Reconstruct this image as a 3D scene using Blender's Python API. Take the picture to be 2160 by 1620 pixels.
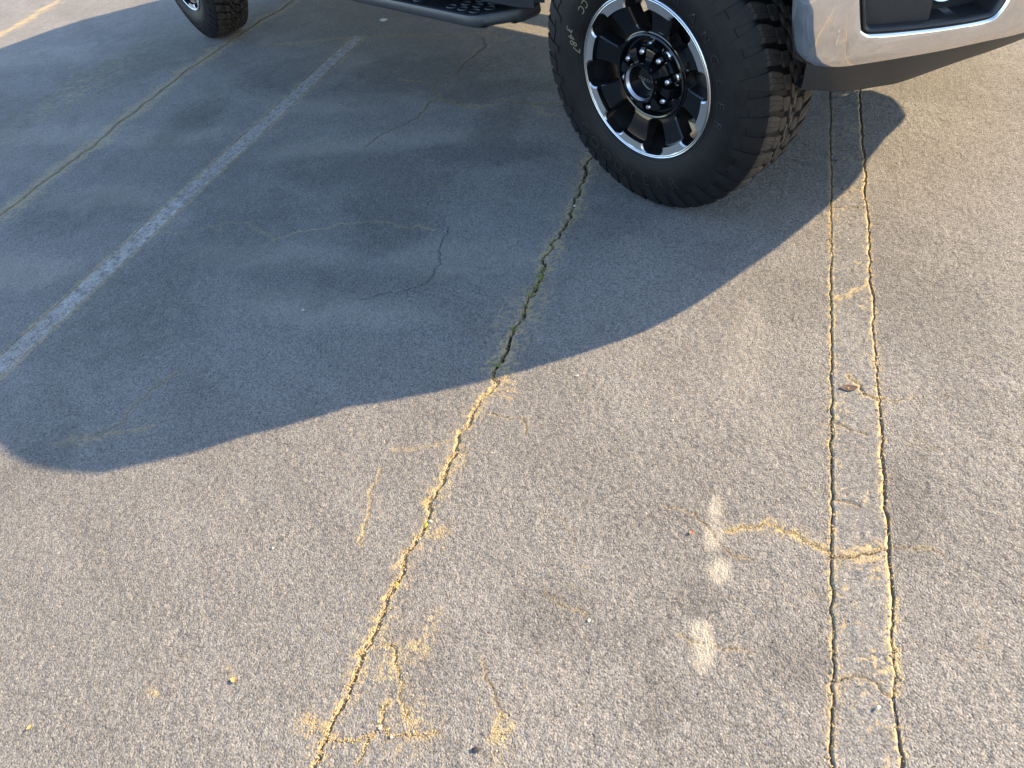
import bpy, bmesh, math, random
import numpy as np
from mathutils import Vector, Matrix
from mathutils.geometry import delaunay_2d_cdt

for o in list(bpy.data.objects): bpy.data.objects.remove(o)
scene = bpy.context.scene
R = math.radians
rng = np.random.default_rng(7)
random.seed(7)

# ---------------------------------------------------------------- camera, sky, sun, exposure
# world frame: +X = truck forward, +Y = truck left, origin under the outer face of the right front wheel
cam_d = bpy.data.cameras.new('camera'); cam = bpy.data.objects.new('camera', cam_d)
scene.collection.objects.link(cam); scene.camera = cam
cam_d.sensor_width = 36.0; cam_d.lens = 27.163; cam_d.clip_start = .02; cam_d.clip_end = 3000
Fv = Vector((-.6425, .3853, -.6623)).normalized(); Uv = Vector((-.4300, .5340, .7280)); Rv = Fv.cross(Uv).normalized(); Uv = Rv.cross(Fv)
M = Matrix((Rv, Uv, -Fv)).transposed().to_4x4(); M.translation = Vector((1.679, -1.712, 1.414)); cam.matrix_world = M

SUN = Vector((.85, 1.63, 1.0)).normalized()
EL = math.asin(SUN.z); AZ = math.atan2(SUN.x, SUN.y)
world = bpy.data.worlds.new('World'); scene.world = world; world.use_nodes = True
wn = world.node_tree.nodes; wl = world.node_tree.links; wn.clear()
sky = wn.new('ShaderNodeTexSky'); sky.sky_type = 'NISHITA'; sky.sun_disc = False
sky.sun_elevation = EL; sky.sun_rotation = AZ; sky.air_density = 1.0; sky.dust_density = .6; sky.ozone_density = 1.5
bg = wn.new('ShaderNodeBackground'); bg.inputs['Strength'].default_value = .142
wo = wn.new('ShaderNodeOutputWorld'); wl.new(sky.outputs[0], bg.inputs[0]); wl.new(bg.outputs[0], wo.inputs[0])
sun_d = bpy.data.lights.new('sun', 'SUN'); sun_d.energy = 4.5; sun_d.angle = R(.53); sun_d.color = (1.0, .76, .47)
sun = bpy.data.objects.new('sun', sun_d); scene.collection.objects.link(sun); sun.location = (3, 8, 6)
sun.rotation_euler = (-SUN).to_track_quat('-Z', 'Y').to_euler()
vs = scene.view_settings; vs.view_transform = 'Standard'; vs.look = 'None'; vs.gamma = 1; vs.use_curve_mapping = False
vs.exposure = 1.93

# ---------------------------------------------------------------- helpers
def link(o, parent=None):
    scene.collection.objects.link(o)
    if parent is not None: o.parent = parent
    return o
def empty(name, loc):
    o = bpy.data.objects.new(name, None); o.location = loc; o.empty_display_size = .2
    return link(o)
def tag(o, label=None, cat=None, group=None, kind=None):
    if label: o['label'] = label
    if cat: o['category'] = cat
    if group: o['group'] = group
    if kind: o['kind'] = kind
    return o
def mesh(name, V, F, mats, smooth=False, midx=None, bevel=0):
    me = bpy.data.meshes.new(name); me.from_pydata([tuple(v) for v in V], [], [tuple(f) for f in F])
    for m in (mats if isinstance(mats, (list, tuple)) else [mats]): me.materials.append(m)
    if midx is not None: me.polygons.foreach_set('material_index', midx)
    bm = bmesh.new(); bm.from_mesh(me)
    bmesh.ops.remove_doubles(bm, verts=bm.verts, dist=1e-6)
    bmesh.ops.recalc_face_normals(bm, faces=bm.faces)
    if bevel:
        es = [e for e in bm.edges if len(e.link_faces) == 2 and e.calc_face_angle(0) > .5]
        bmesh.ops.bevel(bm, geom=es, offset=bevel, segments=2, profile=.6, affect='EDGES')
    bm.to_mesh(me); bm.free()
    if smooth:
        me.polygons.foreach_set('use_smooth', [True]*len(me.polygons))
        if smooth != 'all': me.set_sharp_from_angle(angle=R(38))
    me.update(); return me
class MB:
    def __init__(s): s.V = []; s.F = []; s.I = []
    def add(s, V, F, mi=0):
        n = len(s.V); s.V += [tuple(v) for v in V]; s.F += [tuple(i+n for i in f) for f in F]; s.I += [mi]*len(F)
    def box(s, x0, x1, y0, y1, z0, z1, mi=0):
        s.add([(x0,y0,z0),(x1,y0,z0),(x1,y1,z0),(x0,y1,z0),(x0,y0,z1),(x1,y0,z1),(x1,y1,z1),(x0,y1,z1)],
              [(0,3,2,1),(4,5,6,7),(0,1,5,4),(1,2,6,5),(2,3,7,6),(3,0,4,7)], mi)
    def grid(s, P, mi=0, wrap=False):
        r = len(P); c = len(P[0]); V = [p for row in P for p in row]; F = []
        for i in range(r-1):
            for j in range(c-(0 if wrap else 1)):
                k = (j+1) % c; F.append((i*c+j, i*c+k, (i+1)*c+k, (i+1)*c+j))
        s.add(V, F, mi)
    def tube(s, pts, rad, n=10, mi=0, caps=True):
        pts = [Vector(p) for p in pts]; rows = []
        for i, p in enumerate(pts):
            t = (pts[min(i+1, len(pts)-1)]-pts[max(i-1, 0)]).normalized()
            a = t.orthogonal().normalized() if i == 0 else (rows_a - t*rows_a.dot(t)).normalized()
            rows_a = a; b = t.cross(a); rr = rad[i] if isinstance(rad, (list, tuple)) else rad
            rows.append([p+(a*math.cos(k*2*math.pi/n)+b*math.sin(k*2*math.pi/n))*rr for k in range(n)])
        s.grid(rows, mi, True)
        if caps: s.add(rows[0], [tuple(range(n))[::-1]], mi); s.add(rows[-1], [tuple(range(n))], mi)
    def lathe(s, prof, n=96, mi=0, wrap=True):   # prof: (depth y, radius) about the Y axis, angle 0 = +Z towards +X
        s.grid([[(r*math.sin(k*2*math.pi/n), d, r*math.cos(k*2*math.pi/n)) for k in range(n)] for d, r in prof], mi, True)
    def build(s, name, mats, parent=None, loc=None, smooth=False, bevel=0):
        me = mesh(name, s.V, s.F, mats, smooth, s.I if isinstance(mats, (list, tuple)) else None, bevel)
        o = bpy.data.objects.new(name, me)
        if loc is not None: o.location = loc
        return link(o, parent)
def catmull(P, k=12):
    P = np.asarray(P, float); Q = np.vstack([2*P[0]-P[1], P, 2*P[-1]-P[-2]]); out = []
    for i in range(1, len(Q)-2):
        a, b, c, e = Q[i-1], Q[i], Q[i+1], Q[i+2]
        for u in np.linspace(0, 1, k, endpoint=False):
            out.append(.5*(2*b+(c-a)*u+(2*a-5*b+4*c-e)*u*u+(3*b-a-3*c+e)*u**3))
    out.append(P[-1]); return np.array(out)
def resample(P, n):
    P = np.asarray(P, float); L = np.r_[0, np.cumsum(np.linalg.norm(np.diff(P, axis=0), axis=1))]
    u = np.linspace(0, L[-1], n); return np.stack([np.interp(u, L, P[:, i]) for i in range(P.shape[1])], 1)
def inside(p, poly):
    x, y = p; c = False; n = len(poly)
    for i in range(n):
        x0, y0 = poly[i]; x1, y1 = poly[i-1]
        if (y0 > y) != (y1 > y) and x < (x1-x0)*(y-y0)/(y1-y0)+x0: c = not c
    return c
def panel(outer, holes, fn, step):
    """triangulated flat outline with holes, mapped to 3D by fn(u, v)"""
    pts = [tuple(p) for p in outer]; edges = [(i, (i+1) % len(outer)) for i in range(len(outer))]
    for h in holes:
        n = len(pts); pts += [tuple(p) for p in h]; edges += [(n+i, n+(i+1) % len(h)) for i in range(len(h))]
    a = np.array(outer); 
    bl = [np.array(outer)]+[np.array(h) for h in holes]; allb = np.vstack(bl)
    for u in np.arange(a[:, 0].min()+step, a[:, 0].max(), step):
        for v in np.arange(a[:, 1].min()+step, a[:, 1].max(), step):
            if inside((u, v), outer) and not any(inside((u, v), h) for h in holes) and np.min(np.hypot(allb[:, 0]-u, allb[:, 1]-v)) > step*.45:
                pts.append((u, v))
    V, E_, F, *_ = delaunay_2d_cdt([Vector(p) for p in pts], edges, [], 0, 1e-6)
    FF = []
    for f in F:
        c = (sum(V[i].x for i in f)/len(f), sum(V[i].y for i in f)/len(f))
        if inside(c, outer) and not any(inside(c, h) for h in holes): FF.append(tuple(f))
    return [fn(v.x, v.y) for v in V], FF

# ---- materials
def mat(name, col, rough=.5, metal=0.0, spec=.5, coat=0, nscale=None, namp=.15, bump=0, bscale=200, trans=0):
    m = bpy.data.materials.new(name); m.use_nodes = True; nt = m.node_tree; p = nt.nodes['Principled BSDF']
    p.inputs['Base Color'].default_value = (*col, 1); p.inputs['Roughness'].default_value = rough; p.inputs['Metallic'].default_value = metal
    p.inputs['Specular IOR Level'].default_value = spec; p.inputs['Coat Weight'].default_value = coat; p.inputs['Coat Roughness'].default_value = .05
    p.inputs['Transmission Weight'].default_value = trans
    tc = nt.nodes.new('ShaderNodeTexCoord')
    if nscale:
        n = nt.nodes.new('ShaderNodeTexNoise'); n.inputs['Scale'].default_value = nscale; n.inputs['Detail'].default_value = 6
        r = nt.nodes.new('ShaderNodeMapRange'); r.inputs[3].default_value = 1-namp; r.inputs[4].default_value = 1+namp; r.inputs[1].default_value = .3; r.inputs[2].default_value = .7
        x = nt.nodes.new('ShaderNodeMix'); x.data_type = 'RGBA'; x.blend_type = 'MULTIPLY'; x.inputs[0].default_value = 1; x.inputs[6].default_value = (*col, 1)
        nt.links.new(tc.outputs['Object'], n.inputs['Vector']); nt.links.new(n.outputs[0], r.inputs[0]); nt.links.new(r.outputs[0], x.inputs[7]); nt.links.new(x.outputs[2], p.inputs['Base Color'])
        r2 = nt.nodes.new('ShaderNodeMapRange'); r2.inputs[3].default_value = max(rough-namp*.5, 0.02); r2.inputs[4].default_value = min(rough+namp*.5, 1)
        nt.links.new(n.outputs[0], r2.inputs[0]); nt.links.new(r2.outputs[0], p.inputs['Roughness'])
    if bump:
        n = nt.nodes.new('ShaderNodeTexNoise'); n.inputs['Scale'].default_value = bscale; n.inputs['Detail'].default_value = 3
        b = nt.nodes.new('ShaderNodeBump'); b.inputs['Strength'].default_value = 1; b.inputs['Distance'].default_value = bump
        nt.links.new(tc.outputs['Object'], n.inputs['Vector']); nt.links.new(n.outputs[0], b.inputs['Height']); nt.links.new(b.outputs[0], p.inputs['Normal'])
    return m
def sooty(m, col, scale, lo, hi):   # a film of dust laid over a material by noise
    nt = m.node_tree; p = nt.nodes['Principled BSDF']; src = p.inputs['Base Color'].links
    x = nt.nodes.new('ShaderNodeMix'); x.data_type = 'RGBA'; x.inputs[7].default_value = (*col, 1)
    if src: nt.links.new(src[0].from_socket, x.inputs[6])
    else: x.inputs[6].default_value = p.inputs['Base Color'].default_value
    tc = nt.nodes.new('ShaderNodeTexCoord'); n = nt.nodes.new('ShaderNodeTexNoise'); n.inputs['Scale'].default_value = scale; n.inputs['Detail'].default_value = 8; n.inputs['Roughness'].default_value = .65
    r = nt.nodes.new('ShaderNodeMapRange'); r.inputs[1].default_value = lo; r.inputs[2].default_value = hi; r.inputs[4].default_value = .8
    nt.links.new(tc.outputs['Object'], n.inputs['Vector']); nt.links.new(n.outputs[0], r.inputs[0]); nt.links.new(r.outputs[0], x.inputs[0]); nt.links.new(x.outputs[2], p.inputs['Base Color'])
    return m
m_rubber = sooty(mat('tyre rubber', (.0075, .0075, .0082), .54, spec=.20, nscale=14, namp=.25, bump=.0003, bscale=500), (.018, .017, .016), 9, .48, .85)
m_tread = sooty(mat('tread rubber', (.0125, .012, .012), .70, spec=.28, nscale=30, namp=.2, bump=.0005, bscale=260), (.078, .064, .052), 25, .32, .66)
m_letter = mat('raised letter rubber', (.013, .013, .014), .42, spec=.4, nscale=40)
m_black = mat('gloss black paint', (.0035, .004, .005), .09, spec=.5, coat=.25, nscale=8, namp=.05)
m_pocket = mat('window edge black', (.01, .01, .011), .3, spec=.5, nscale=20)
m_mach = mat('machined aluminium', (.62, .63, .65), .30, 1.0, nscale=12, namp=.03)
m_chrome = mat('bumper chrome', (.86, .84, .82), .07, 1.0, nscale=5, namp=.03, bump=.00012, bscale=6)
m_nut = mat('chromed nut', (.75, .75, .77), .16, 1.0, nscale=40, namp=.05)
m_plast = mat('dark grey bumper plastic', (.042, .040, .040), .55, spec=.4, nscale=60, namp=.12, bump=.0003, bscale=600)
m_plast2 = mat('black pocket plastic', (.022, .022, .023), .42, spec=.45, nscale=40, namp=.12)
m_step = mat('powder coated step', (.040, .044, .050), .42, spec=.5, nscale=40, namp=.15, bump=.0003, bscale=900)
m_hole_shade = mat('step grip hole shade', (.008, .008, .008), .8, nscale=40)  # near-black colour painted as the shade inside the grip holes
m_body = mat('dark grey metallic paint', (.035, .037, .041), .22, .5, coat=.9, nscale=6, namp=.05)
m_glass = mat('tinted window glass', (.012, .014, .016), .03, spec=.6, nscale=3, namp=.02)
m_under = mat('underbody black', (.012, .012, .012), .8, nscale=20)
m_steel = mat('brake steel', (.20, .19, .18), .35, 1.0, nscale=30)
m_lens = mat('clear lamp lens', (.95, .96, .98), .03, spec=.6, trans=1.0, nscale=9, namp=.02)
m_refl = mat('lamp reflector', (.85, .86, .88), .08, 1.0, nscale=20, namp=.05)
m_red = mat('tail lamp red', (.30, .01, .012), .12, spec=.6, nscale=10, namp=.05)
m_crayon = mat('tyre crayon mark', (.17, .14, .09), .9, nscale=180, namp=.4)
m_badge = mat('badge lettering grey', (.42, .43, .45), .3, .8, nscale=40)

# ---------------------------------------------------------------- ground
DV = np.array([-.5519, .8339]); NV = np.array([.8339, .5519])   # along / across the parking lines
def w2(s, t): return s*DV[0]+t*NV[0], s*DV[1]+t*NV[1]
def vn(x, y, seed):
    xi = np.floor(x).astype(np.int64); yi = np.floor(y).astype(np.int64); fx = x-xi; fy = y-yi
    fx = fx*fx*(3-2*fx); fy = fy*fy*(3-2*fy)
    def h(a, b):
        v = (a*374761393+b*668265263+seed*982451653) & 0x7fffffff
        v = ((v ^ (v >> 13))*1274126177) & 0x7fffffff
        return ((v ^ (v >> 16)) & 0xffff)/65535.0
    return (h(xi, yi)*(1-fx)+h(xi+1, yi)*fx)*(1-fy)+(h(xi, yi+1)*(1-fx)+h(xi+1, yi+1)*fx)*fy
def fbm(x, y, seed, o=4, g=.55):
    a = 1; tot = 0; s = 0
    for k in range(o): tot = tot+a*vn(x*2**k, y*2**k, seed+k*17); s += a; a *= g
    return tot/s
def sst(a, b, x):
    u = np.clip((x-a)/(b-a), 0, 1); return u*u*(3-2*u)
def wob(x, seed, amp, wl):   # 1-D wobble
    z = np.zeros_like(x); return amp*((fbm(x/wl, z+seed*3.7, seed, 4, .6)-.5)*2)
EDGE = dict(l0=.584, l1=.690, m0=-2.140, m1=-2.034)
def edge(k, s):
    q = {'l0': 3, 'l1': 4, 'm0': 5, 'm1': 6}[k]
    return EDGE[k]+wob(s, q, .005 if k != 'l1' else .009, .10)+wob(s, q+20, .0048, .022)
CR = {
'main':[(-2.6,-.31),(-1.995,-0.310),(-1.916,-0.315),(-1.841,-0.315),(-1.768,-0.317),(-1.717,-0.315),(-1.661,-0.315),(-1.585,-0.314),(-1.523,-0.316),(-1.444,-0.312),(-1.374,-0.309),(-1.278,-0.307),(-1.184,-0.308),(-1.074,-0.306),(-1.002,-0.303),(-0.887,-0.298),(-0.827,-0.295),(-0.743,-0.296),(-0.678,-0.296),(-0.574,-0.290),(-0.471,-0.284),(-0.347,-0.285),(-0.250,-0.285),(-0.149,-0.285),(-0.064,-0.268),(0.005,-0.279),(0.155,-0.283),(0.279,-0.281),(0.429,-0.267),(1.2,-.27)],
'br1':[(-1.710,-0.288),(-1.709,-0.261),(-1.741,-0.245),(-1.780,-0.211),(-1.825,-0.189),(-1.845,-0.174)],
'br2':[(-1.824,-0.222),(-1.855,-0.221),(-1.879,-0.224),(-1.899,-0.232),(-1.943,-0.238)],
'br3':[(-1.867,-0.219),(-1.881,-0.200),(-1.877,-0.174),(-1.869,-0.143),(-1.857,-0.098)],
'br4':[(-1.914,-0.305),(-1.902,-0.333),(-1.892,-0.375)],
'br5':[(-1.918,-0.303),(-1.908,-0.267),(-1.892,-0.223)],
'lft':[(-1.253,-0.492),(-1.306,-0.490),(-1.361,-0.472),(-1.403,-0.458),(-1.429,-0.459),(-1.484,-0.441)],
'lf2':[(-1.148,-0.314),(-1.138,-0.345),(-1.161,-0.363),(-1.171,-0.407),(-1.186,-0.484)],
'rt1':[(-1.027,-0.281),(-1.038,-0.221),(-1.044,-0.195)],
'rt2':[(-1.033,-0.170),(-1.065,-0.150),(-1.090,-0.146)],
'arc1':[(-1.267,0.238),(-1.279,0.286),(-1.302,0.325),(-1.322,0.347),(-1.356,0.365),(-1.378,0.391),(-1.383,0.434)],
'arc2':[(-1.320,0.372),(-1.302,0.410),(-1.287,0.448),(-1.298,0.487),(-1.313,0.525),(-1.334,0.562),(-1.352,0.590)],
'pale2c':[(-1.579,0.305),(-1.581,0.323),(-1.588,0.351),(-1.585,0.373),(-1.595,0.391),(-1.585,0.438)],
'mid':[(-1.535,0.018),(-1.542,0.045),(-1.555,0.059),(-1.555,0.099),(-1.567,0.127)],
'bl':[(-1.701,-0.068),(-1.723,-0.051),(-1.753,-0.028),(-1.779,-0.013),(-1.811,0.011)],
'r1':[(-1.303,0.696),(-1.304,0.731),(-1.314,0.789)],
'r2':[(-0.879,0.686),(-0.888,0.727),(-0.864,0.769)],
'sh1':[(-0.149,-1.995),(-0.149,-1.861),(-0.107,-1.770),(-0.078,-1.717),(-0.079,-1.635),(-0.132,-1.546),(-0.209,-1.423)],
'sh2':[(-0.249,-1.432),(-0.199,-1.417),(-0.149,-1.315),(-0.109,-1.208),(-0.083,-1.096),(-0.066,-1.041),(-0.090,-0.950),(-0.101,-0.847),(-0.133,-0.766)],
'sh3':[(-0.118,-0.715),(-0.180,-0.711),(-0.299,-0.680),(-0.384,-0.671),(-0.465,-0.675),(-0.500,-0.740),(-0.523,-0.801),(-0.558,-0.875)],
'tp1':[(1.323,-1.523),(1.227,-1.282),(1.106,-1.218),(1.020,-1.179),(0.965,-1.072),(0.915,-0.994),(0.906,-0.919),(0.940,-0.871),(0.976,-0.835),(0.940,-0.743),(0.907,-0.677),(0.913,-0.611),(0.890,-0.539)],
'tp2':[(0.895,-0.663),(0.811,-0.596),(0.763,-0.497)],
'tp3':[(1.666,-1.154),(1.571,-1.163),(1.452,-1.204),(1.302,-1.205),(1.244,-1.275)],
'tp4':[(1.024,-1.205),(0.946,-1.213),(0.830,-1.217),(0.767,-1.265),(0.731,-1.294),(0.641,-1.346),(0.551,-1.366)],
'tp5':[(2.052,-2.780),(2.004,-2.470),(2.007,-2.335),(2.026,-2.210),(1.998,-1.934),(1.969,-1.732),(1.886,-1.487),(1.883,-1.339),(1.896,-1.271),(1.910,-1.204),(1.764,-1.047)],
'tp6':[(1.900,-1.287),(1.812,-1.207),(1.699,-1.150),(1.611,-1.141)],
'tp7':[(1.721,-2.953),(1.717,-2.721),(1.746,-2.601)],
'tq':[(0.118,-0.975),(0.161,-0.940),(0.178,-0.905),(0.200,-0.800)],
'll':[(-1.260,-1.441),(-1.236,-1.406),(-1.218,-1.330),(-1.182,-1.269)],
'll2':[(-1.30,-1.56),(-1.25,-1.46),(-1.175,-1.390),(-1.116,-1.409),(-1.040,-1.392),(-0.958,-1.339)],
'tl':[(1.573,-4.638),(1.684,-4.615),(1.921,-4.707),(1.954,-4.557),(1.950,-4.289)],
'D':[(-2.3,-3.06),(-1.4,-3.09),(-.6,-3.08),(-0.060,-3.077),(0.122,-3.072),(0.338,-3.084),(0.524,-3.089),(0.761,-3.093),(1.051,-3.123),(1.334,-3.129),(1.610,-3.148),(1.865,-3.140),(2.140,-3.131),(2.477,-3.107),(2.787,-3.049),(5,-3.05)],
'E':[(2.5,-5.95),(2.848,-5.959),(3.021,-5.965),(3.360,-6.007),(3.780,-6.075),(5,-6.1)],
'x1':[(.11,.584),(.10,.69)],'x2':[(-.005,.584),(-.0,.69)],'x3':[(-.40,.69),(-.44,.65),(-.47,.62),(-.50,.584)],'x4':[(-.80,.62),(-.83,.65),(-.879,.686)],
'x5':[(-.965,.588),(-.99,.625),(-1.0,.66)],'x6':[(-1.20,.588),(-1.215,.64)],'x7':[(-1.352,.585),(-1.345,.625),(-1.33,.66),(-1.315,.69)],'x8':[(-1.62,.585),(-1.60,.62),(-1.61,.66),(-1.64,.69)],
'x9':[(-1.83,.60),(-1.84,.66)],'x10':[(.30,.584),(.31,.69)],
'y1':[(-.55,-2.14),(-.52,-2.03)],'y2':[(-.16,-2.14),(-.20,-2.03)],'y3':[(.3,-2.14),(.33,-2.03)],'y4':[(.8,-2.14),(.76,-2.03)],'y5':[(-.75,-2.11),(-.76,-2.06)],'y6':[(1.3,-2.14),(1.32,-2.03)],
}
# width (m), depth (m), dust tint, dust halo (m), halo strength, darkness in the groove
PAR = {'main':(.0060,.010,1,.021,.66,.5),'D':(.012,.006,.70,.060,1.2,.40),'E':(.02,.004,1,.06,.9,0),'arc2':(.003,.004,.95,.010,.7,.3),'br1':(.0024,.004,.7,.009,.6,.2),'br2':(.0026,.004,.75,.009,.6,.2),'br3':(.0024,.004,.65,.009,.6,.2),
       'br4':(.002,.002,.9,.016,.9,0),'br5':(.0024,.003,.65,.009,.6,0),'lft':(.0022,.003,.8,.005,.6,.2),'lf2':(.0016,.002,.45,.008,.5,.1),'sh2':(.0028,.002,.75,.006,.6,0),'sh1':(.0026,.002,.6,.006,.5,0),'tp1':(.0040,.003,.9,.008,.8,.1),'tp2':(.004,.002,.8,.010,.7,0),
       'sh3':(.0030,.003,0,.003,0,.55),'tp3':(.011,.002,.30,.04,.6,.42),'tp4':(.010,.002,.30,.03,.5,.42),'tp6':(.005,.002,.3,.02,.3,.35),'tp5':(.006,.002,.6,.03,.6,.2),'ll':(.004,.003,.7,.01,.6,.2),'ll2':(.004,.002,.4,.02,.4,.4),
       'x7':(.0042,.006,.9,.014,.85,.5),'x3':(.003,.003,.8,.012,.6,.2),'x4':(.0034,.004,.9,.010,.7,.5)}
DEFP = (.0018, .003, .42, .008, .5, .55)
def rough_line(P, k, amp, seed):
    P = np.array(P, float); r = np.random.default_rng(seed)
    for it in range(k):
        Q = [P[0]]
        for a, b in zip(P[:-1], P[1:]):
            L = np.linalg.norm(b-a)
            if L > .006: m = (a+b)/2+r.normal(0, 1, 2)*min(L*amp, .012); Q.append(m)
            Q.append(b)
        P = np.array(Q)
    return P
LINES = {k: rough_line(v, 5 if k == 'main' else 4, .10 if k != 'main' else .12, i+11) for i, (k, v) in enumerate(CR.items())}
def crack_field(s, t, keys):
    """s, t flat arrays -> relief, dust, dark"""
    z = np.zeros_like(s); dust = np.zeros_like(s); dark = np.zeros_like(s)
    for k in keys:
        w, dep, tint, halo, hs, dk = PAR.get(k, DEFP if k[0] not in 'xy' else (.0024, .004, .40, .009, .5, .5)); P = LINES[k]; far = max(halo*2.6, w*4)
        lo = P.min(0)-far; hi = P.max(0)+far
        idx = np.nonzero((s > lo[0]) & (s < hi[0]) & (t > lo[1]) & (t < hi[1]))[0]
        if len(idx) == 0: continue
        dd = np.full(len(idx), 9.0); ss = s[idx]; tt = t[idx]
        for a, b in zip(P[:-1], P[1:]):
            m = np.nonzero((ss > min(a[0], b[0])-far) & (ss < max(a[0], b[0])+far) & (tt > min(a[1], b[1])-far) & (tt < max(a[1], b[1])+far))[0]
            if len(m) == 0: continue
            e = b-a; u = np.clip(((ss[m]-a[0])*e[0]+(tt[m]-a[1])*e[1])/(e@e+1e-12), 0, 1)
            dd[m] = np.minimum(dd[m], np.hypot(ss[m]-a[0]-u*e[0], tt[m]-a[1]-u*e[1]))
        n1 = fbm(ss/.05, tt/.05, 40, 3); wv = w*(.45+1.1*n1)
        if k == 'main': wv = wv*np.where(ss > -.9, .95, 1.05)
        core = 1-sst(.35, 1.0, dd/wv)
        nz = fbm(ss/.011, tt/.011, 60, 4, .65); big = fbm(ss/.12, tt/.12, 71, 3)
        hl = halo*(.35+1.5*big); h = np.exp(-(dd/hl)**1.5)*hs
        if k == 'main':   # washed-out sediment spreads to the right of the crack low in the picture, wider and even on both sides higher up
            h = np.where(ss < -.87, h, np.exp(-(dd/(hl*1.7))**1.5)*.62)*np.where((tt > P[:, 1].mean()) | (ss > -.87), 1, .7)
        lace = 1-np.abs(2*fbm(ss/.016+7, tt/.016, 64, 4, .6)-1)
        msk = sst(.89, 1.01, .80*lace+.30*nz+.26*h)*np.clip(h*2.5, 0, 1)
        rim = tint*np.exp(-(np.maximum(dd-wv*.6, 0)/(w*.9))**2)*sst(.36, .56, nz)
        open_ = 1.0 if k != 'main' else np.where(ss > -.88, .15, 1.0)
        dust[idx] = np.maximum(dust[idx], np.maximum(msk*max(tint, .3), np.maximum(rim, core*tint)*np.where(core > .5, open_, 1)))
        dark[idx] = np.maximum(dark[idx], core*dk*(1.0 if k != 'main' else np.where(ss > -.88, 1.9, .12)))  # groove much darker past this point along the crack, barely darkened before
        dpt = dep*(1.0 if k != 'main' else np.where(ss > -.88, 1.5, .85))
        z[idx] = np.minimum(z[idx], -dpt*core)
    return z, dust, np.clip(dark, 0, 1)
GKEYS = [k for k in CR if k[0] not in 'xy']
XKEYS = [k for k in CR if k[0] == 'x' or k in ('arc2', 'r1')]; YKEYS = [k for k in CR if k[0] == 'y']
PALE = [(-1.262,.345,.040,.016,.75),(-1.335,.350,.042,.020,.7),(-1.421,.369,.033,.022,.9),(-1.558,.347,.024,.024,.85),(-1.612,.360,.036,.020,.85),(-1.585,.353,.030,.022,.8),(-.72,.37,.26,.055,.13),(-.98,.45,.12,.05,.10)]+[(.15,-2.5,.10,.45,.30),(-.45,-2.5,.12,.35,.32),(.55,-1.55,.10,.40,.28),(.62,-1.1,.09,.30,.28),(-.30,-.62,.10,.28,.22),(-.32,-1.42,.10,.32,.24),(.75,-2.62,.10,.45,.30),(.85,-3.5,.12,.5,.26),(-.62,-1.0,.09,.30,.20),(1.05,-1.75,.10,.4,.24),(1.6,-2.0,.1,.3,.2),(2.2,-4.9,.2,.8,.26)]
def macro(s, t):
    return .004*(fbm(s/.9, t/.9, 5, 3)-.5)+.0012*(fbm(s/.12, t/.12, 9, 2)-.5)
def grow(a, b, d0, d1):
    out = [a]; L = abs(b-a); sg = 1 if b > a else -1
    while True:
        f = abs(out[-1]-a)/L; st = d0+(d1-d0)*f
        if abs(out[-1]-a)+st*1.3 >= L: break
        out.append(out[-1]+sg*st)
    return out+[b]
def axis(parts):
    a = []
    for p in parts: a += grow(*p)[:-1]
    a.append(parts[-1][1]); return np.array(a)
S_AX = np.r_[-900, -200, -40, -12, -5, -3.2, -2.6, axis([(-2.3,-1.15,.0036,.0036),(-1.15,.5,.0036,.0062),(.5,2.1,.0062,.014),(2.1,5.2,.014,.06)]), 6.5, 10, 30, 120, 900]
T_AX = np.r_[-900, -120, -30, -12, -9, axis([(-7.6,-3.2,.05,.011),(-3.2,-2.16,.0075,.0055),(-2.16,-2.015,.0035,.0035),(-2.015,-1.15,.0055,.0040),(-1.15,-.36,.0038,.0036),(-.36,-.325,.003,.0022),(-.325,-.255,.0014,.0014),(-.255,-.2,.0022,.0034),(-.2,.565,.0036,.0036),(.565,.603,.0016,.0016),(.603,.672,.004,.004),(.672,.710,.0016,.0016),(.710,.98,.0036,.0036),(.98,2.0,.004,.02)]), 2.6, 4, 10, 40, 150, 900]
S, T = np.meshgrid(S_AX, T_AX, indexing='ij'); sf = S.ravel(); tf = T.ravel()
dense = (sf > -2.35) & (sf < 5.2) & (tf > -7.6) & (tf < 2.0)
ds = np.gradient(S_AX); dt = np.gradient(T_AX); cell = np.maximum.outer(ds, dt).ravel()
z = np.zeros_like(sf); dust = np.zeros_like(sf); dark = np.zeros_like(sf); pale = np.zeros_like(sf)
i = np.nonzero(dense)[0]; s_, t_ = sf[i], tf[i]
# stony relief: two sizes of aggregate, faded where the mesh is too coarse to carry them
g1 = vn(s_/.0078+.35*t_/.0078, t_/.0078, 21); g2 = vn(s_/.016, t_/.016-.2*s_/.016, 22); pit = fbm(s_/.035, t_/.035, 23, 3)
fade = np.clip(1-(cell[i]-.004)/.012, 0, 1)
sub = (s_ > -.6)*0.0
gr = (.0021*(g1-.5)+.0006*(g2-.5)-.0012*sst(.62, .80, pit))*fade
zc, du, da = crack_field(s_, t_, GKEYS)
zz = macro(s_, t_)*np.clip((2.35+s_)*4, 0, 1)+gr*(1-.5*np.clip(du, 0, 1))+zc
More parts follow.
